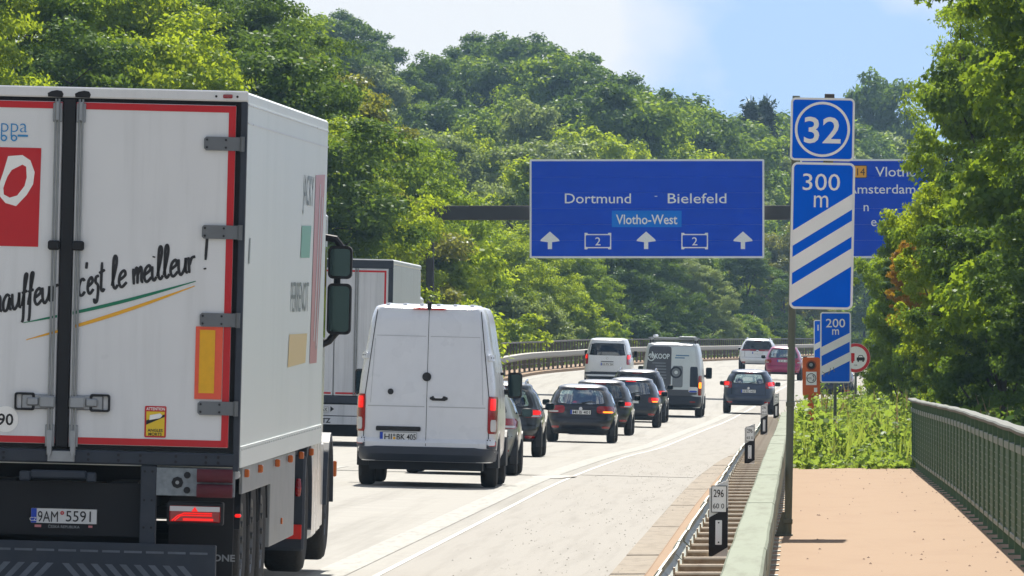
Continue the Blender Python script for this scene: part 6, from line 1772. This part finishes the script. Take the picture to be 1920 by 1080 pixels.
# ---- belt of bushes and trees just behind the far barrier
BELT = [
 ('bush', 850, 470, 440, G_yel, 'bright bush right of the gantry post'),
 ('near_c', 905, 425, 455, G_yel, 'bright green tree left of the big blue gantry sign'),
 ('near_c', 985, 430, 480, G_yel, 'bright green tree below the left corner of the gantry sign'),
 ('bush', 930, 540, 425, G_pale, 'silvery green bush above the far barrier'),
 ('bush', 1000, 545, 445, G_pale, 'second silvery bush above the far barrier, more to the right'),
 ('bush', 1065, 535, 470, G_yel, 'bright bush left above the white people carrier'),
 ('near_c', 1075, 470, 520, G_mid, 'mid green tree under the gantry sign above the people carrier'),
 ('near_c', 1165, 450, 560, G_dark, 'dark tree under the middle of the gantry sign'),
 ('near_c', 1235, 470, 600, G_dark, 'dark tree right of the sign centre above the delivery van'),
 ('near_c', 1310, 490, 560, G_pale, 'pale rounded tree below the right part of the gantry sign'),
 ('near_c', 1400, 455, 640, G_dark, 'dark tree under the right corner of the gantry sign'),
 ('near_c', 1470, 430, 650, G_olive, 'olive tree between the gantry sign and the countdown plate'),
 ('near_c', 1540, 440, 640, G_dark, 'dark tree behind the countdown plates'),
 ('bush', 1200, 590, 560, G_dark, 'dark low bush above the delivery van roof'),
 ('bush', 1405, 590, 640, G_mid, 'low bush above the white crossover'),
 ('bush', 1480, 600, 660, G_yel, 'yellowish bush left of the 200 m plate'),
 ('bush', 1130, 600, 520, G_mid, 'low bush between people carrier and gantry sign'),
 ('near_c', 1620, 470, 560, G_mid, 'green tree right behind the countdown plates'),
]
for key, px, ty, d, m, lab in BELT:
    d = max(d, d_for(px, -21.0 if key == 'bush' else -23.0))
    tree_px(key, lab, px, ty, d, m, rt.uniform(0, 6.28), rt.uniform(0.95, 1.2), Hmin=2.5, group='trees and bushes behind the far barrier')

# ---- wooded hillside in tiers
TIERS = [
 (620, [(780, 330), (900, 330), (1000, 300), (1200, 330), (1330, 400), (1480, 400), (1650, 420)], (G_yel, G_mid, G_pale), 62, 'lower slope'),
 (720, [(700, 190), (780, 250), (860, 215), (960, 260), (1080, 240), (1200, 250), (1330, 290), (1420, 330), (1500, 330), (1700, 330)], (G_pale, G_mid, G_yel), 58, 'middle slope'),
 (820, [(640, 80), (720, 150), (780, 175), (900, 185), (1000, 200), (1100, 170), (1200, 160), (1300, 205), (1370, 250), (1460, 300), (1560, 250), (1680, 230)], (G_pale, G_mid, G_dark), 54, 'upper slope'),
 (920, [(600, 20), (660, 40), (740, 105), (800, 110), (860, 80), (950, 100), (1060, 110), (1150, 150), (1230, 165), (1320, 205), (1400, 235), (1500, 235), (1620, 205), (1720, 190)], (G_dark, G_mid, G_dark), 52, 'ridge'),
 (1010, [(600, 10), (680, 50), (760, 115), (850, 75), (930, 55), (1010, 60), (1080, 95), (1160, 140), (1250, 172), (1330, 215), (1480, 225), (1600, 190), (1660, 150), (1720, 165)], (G_dark, G_dark, G_mid), 50, 'skyline'),
]
def where(px):
    for lim, txt in ((700, 'behind the left roadside trees'), (800, 'above the second lorry'), (900, 'above the white van'), (990, 'just left of the gantry sign'), (1080, 'over the word Dortmund'), (1160, 'over the left half of the gantry sign'), (1250, 'over the middle of the gantry sign'), (1340, 'over the word Bielefeld'), (1430, 'over the right corner of the gantry sign'), (1490, 'left of the number plate'), (1610, 'behind the number plate'), (1720, 'right of the number plate'), (9999, 'behind the right hand trees')):
        if px < lim: return txt
MN = {'leaf_yellow_green': 'yellow green', 'leaf_mid_green': 'mid green', 'leaf_pale_green': 'pale green', 'leaf_dark_green': 'dark green', 'leaf_olive': 'olive'}
HN = {}
for ti, (d0, curve, ms, step, tn) in enumerate(TIERS):
    px = curve[0][0]
    while px < curve[-1][0]:
        d = max(d0, d_for(px, -30.0) + 25 * ti) + rt.uniform(-25, 25)
        m = ms[rt.randrange(3)]
        ty = interp(curve, px) + rt.uniform(-14, 26)
        key = ('far_a', 'far_b', 'far_c')[rt.randrange(3)]
        lab = '%s tree on the hillside %s, %s' % (MN[m.name], tn, where(px))
        HN[lab] = HN.get(lab, 0) + 1
        if HN[lab] > 1: lab = lab.replace(' tree on', (' tree, second from left,', ' tree, third from left,', ' tree, fourth from left,')[HN[lab] - 2] + ' on').replace('on the hillside ', 'on hillside ').replace('on hillside', 'on')
        tree_px(key, lab, px, ty, d, m, rt.uniform(0, 6.28), rt.uniform(0.9, 1.25), Hmin=7, Hmax=29, group='hillside wood, %s' % tn)
        px += step * rt.uniform(0.75, 1.25)
# distinctive trees on the skyline
tree_px('spruce', 'left one of two dark spruces on the skyline left of the number plate', 1408, 176, 980, G_con, 0.3, 0.85, Hmax=32)
tree_px('spruce', 'right one of two dark spruces on the skyline left of the number plate', 1438, 173, 985, G_con, 1.3, 0.85, Hmax=32)
tree_px('far_a', 'dark rounded tree on the skyline right of the number plate', 1655, 136, 1120, G_dark, 2.0, 0.8, Hmax=36)
tree_px('thin', 'thin feathery tree standing out on the skyline above the sign', 1142, 92, 930, G_dark, 2.0, 0.7, Hmax=20)
tree_px('thin', 'small thin tree top on the skyline over the word Bielefeld', 1212, 128, 930, G_dark, 0.5, 0.8, Hmax=20)

# ---- trees overhanging the right-hand railing
tree_px('feather', 'feathery ash twig tree reaching out beside the tall trees on the right', 1800, -30, 226, G_mid, 0.4, 0.9, Hmax=16)
RIGHT = [
 ('right_b', 1990, -160, 238, G_dark, 0.9, 'dark tall tree filling the gap behind the right hand trees'),
 ('right_a', 2030, -260, 205, G_dark, 1.0, 'tall leafy tree overhanging the railing at the right edge'),
 ('right_b', 2085, -420, 186, G_mid, 1.0, 'tallest tree at the right edge behind the railing'),
 ('right_b', 1840, 60, 224, G_mid, 0.72, 'leaning green tree whose branches reach over the exit sign'),
 ('right_a', 1775, 320, 214, G_yel, 0.80, 'bright maple right of the countdown plates'),
 ('right_b', 2010, 200, 176, G_dark, 1.0, 'dark shrubby tree close behind the railing at the right edge'),
 ('right_a', 1880, 250, 195, G_dark, 1.0, 'dark tree behind the far end of the railing'),
 ('right_b', 1692, 385, 262, G_mid, 0.75, 'green tree behind the round red sign'),
 ('right_a', 1760, 520, 236, G_dark, 0.9, 'dark low tree above the weeds by the railing end'),
 ('right_a', 1680, 520, 285, G_dark, 0.9, 'dark bushy tree deep behind the 200 m plate'),
]
for key, px, ty, d, m, wd, lab in RIGHT:
    tree_px(key, lab, px, ty, d, m, rt.uniform(0, 6.28), wd, Hmin=3, Hmax=21, group='trees beyond the right railing')
tree_px('right_b', 'small maple with orange and yellow leaves right of the 300 m plate', 1708, 440, 218, G_org, 1.1, 0.75, Hmin=2.0, Hmax=5.2, zbase=Z_at(640, 218))

# ---- weeds between the path end and the road
def weeds():
    rng = np.random.default_rng(77)
    pos = []; hts = []
    n = 0
    while n < 17000:
        Y = 165.2 + 130 * rng.uniform(0, 1) ** 1.4; X = rng.uniform(-0.4, 5.5)
        e = u_edge(Y) + bend(Y) + 0.5
        if X < max(e, -0.05 if Y < 265 else e): continue
        if Y < 172 and X > 2.6: continue
        pos.append((X, Y, terrain(X, Y))); n += 1
    for _ in range(700):      # tufts creeping over the end of the path
        Y = 165.3 - abs(rng.normal()) * 1.3; pos.append((rng.uniform(-0.12, 1.95), Y, path_z(Y)))
    P_ = np.array(pos)
    patchy = 0.5 + 0.5 * np.sin(P_[:, 0] * 5.1 + np.sin(P_[:, 1] * 0.45) * 2.4) * np.cos(P_[:, 1] * 0.31 + P_[:, 0] * 1.7)
    ht = (0.10 + 0.62 * np.clip((P_[:, 1] - 165.5) / 24, 0, 1) ** 0.8) * (0.35 + 0.95 * patchy) * rng.uniform(0.6, 1.4, len(P_))
    ht += 0.62 * np.exp(-((P_[:, 0] - 0.25) / 0.55) ** 2 - ((P_[:, 1] - 181) / 6.5) ** 2) * rng.uniform(0.5, 1.1, len(P_))
    up = np.tile([0, 0, 1.0], (len(P_), 1))
    sel = rng.uniform(0, 1, len(P_)) < 0.55
    me1 = leaf_mesh('grass', P_[sel], up[sel], np.clip(ht[sel] * 1.25, 0.12, 1.2), rng, 'blade')
    NL = 95000
    # leaves gathered on stems so that single plants stand out
    stems = rng.integers(len(P_), size=2600); idx = stems[rng.integers(2600, size=NL)]
    hh = rng.uniform(0.05, 1.25, NL)
    q = P_[idx] + rng.normal(size=(NL, 3)) * np.array([.10, .10, 0]) * (1.25 - 0.5 * hh)[:, None]
    q[:, 2] += ht[idx] * hh
    sz = 0.085 * rng.uniform(.5, 1.5, NL) * (0.7 + 0.8 * ((idx * 7) % 11) / 10)
    me2 = leaf_mesh('weeds', q, rng.normal(size=(NL, 3)) * 0.6 + np.array([0, 0, 1.0]), sz, rng, 'oval')
    dry = rng.integers(len(P_), size=420)
    me3 = leaf_mesh('dry_stalks', P_[dry], up[dry], np.clip(ht[dry] * 1.9, 0.25, 1.5), rng, 'blade')
    tag(mesh_obj('dry_stalks', me3, leaf_mat('dry_stalk', (0.22, 0.16, 0.07, 1), (0.36, 0.28, 0.13, 1), (0.4, 0.3, 0.12, 1), 0.02, 0.3)), 'dry straw coloured stalks among the green weeds', 'stalks', None, 'stuff')
    g = leaf_mat('grass_blade', (0.07, 0.13, 0.018, 1), (0.17, 0.23, 0.04, 1), (0.50, 0.60, 0.08, 1), 0.012, 0.5)
    w = leaf_mat('weed_leaf', (0.05, 0.11, 0.016, 1), (0.18, 0.27, 0.04, 1), (0.46, 0.60, 0.07, 1), 0.010, 0.48)
    tag(mesh_obj('grass', me1, g), 'long bright grass growing past the end of the path', 'grass', None, 'stuff')
    tag(mesh_obj('weeds', me2, w), 'leafy sunlit weeds between the path end and the road', 'weeds', None, 'stuff')
weeds()
def undergrowth():
    """ground cover below the trees on the right and behind the far barrier"""
    rng = np.random.default_rng(5)
    n = 60000
    Y = rng.uniform(70, 330, n); X = rng.uniform(2.7, 18, n)
    Z = np.array([terrain(a, b) for a, b in zip(X, Y)]) + rng.uniform(0, 1, n) ** 2 * 1.3
    me = leaf_mesh('undergrowth', np.stack([X, Y, Z], 1), rng.normal(size=(n, 3)) * .6 + np.array([0, 0, 1.]), 0.22 * rng.uniform(.5, 1.5, n), rng, 'oval')
    tag(mesh_obj('undergrowth', me, G_dark), 'dark undergrowth below the right hand trees', 'undergrowth', None, 'stuff')
    n = 60000
    Y = rng.uniform(330, 800, n); u = rng.uniform(-26, -17.6, n)
    X = u + np.array([bend(b) for b in Y])
    Z = np.array([terrain(a, b) for a, b in zip(X, Y)]) + rng.uniform(0, 1, n) * 1.9
    me = leaf_mesh('hedge', np.stack([X, Y, Z], 1), rng.normal(size=(n, 3)) * .6 + np.array([0, 0, 1.]), 0.34 * rng.uniform(.5, 1.5, n), rng, 'leaf')
    tag(mesh_obj('undergrowth', me, G_dark), 'dark green thicket filling the bank behind the far railing', 'undergrowth', None, 'stuff')
undergrowth()

# ================================================================== HAZE
hz = MB().box(-420, 420, -30, 1180, -12, 62).build('haze', None)
hm = bpy.data.materials.new('haze_air'); hm.use_nodes = True
hn = hm.node_tree; hn.nodes.clear()
ho = hn.nodes.new('ShaderNodeOutputMaterial'); hv = hn.nodes.new('ShaderNodeVolumePrincipled')
hv.inputs['Color'].default_value = (0.45, 0.70, 1.0, 1); hv.inputs['Density'].default_value = 0.00009
hv.inputs['Anisotropy'].default_value = 0.2
hn.links.new(hv.outputs[0], ho.inputs['Volume'])
hz.data.materials.append(hm)
tag(hz, 'thin bluish summer haze over the valley', 'haze', None, 'stuff')
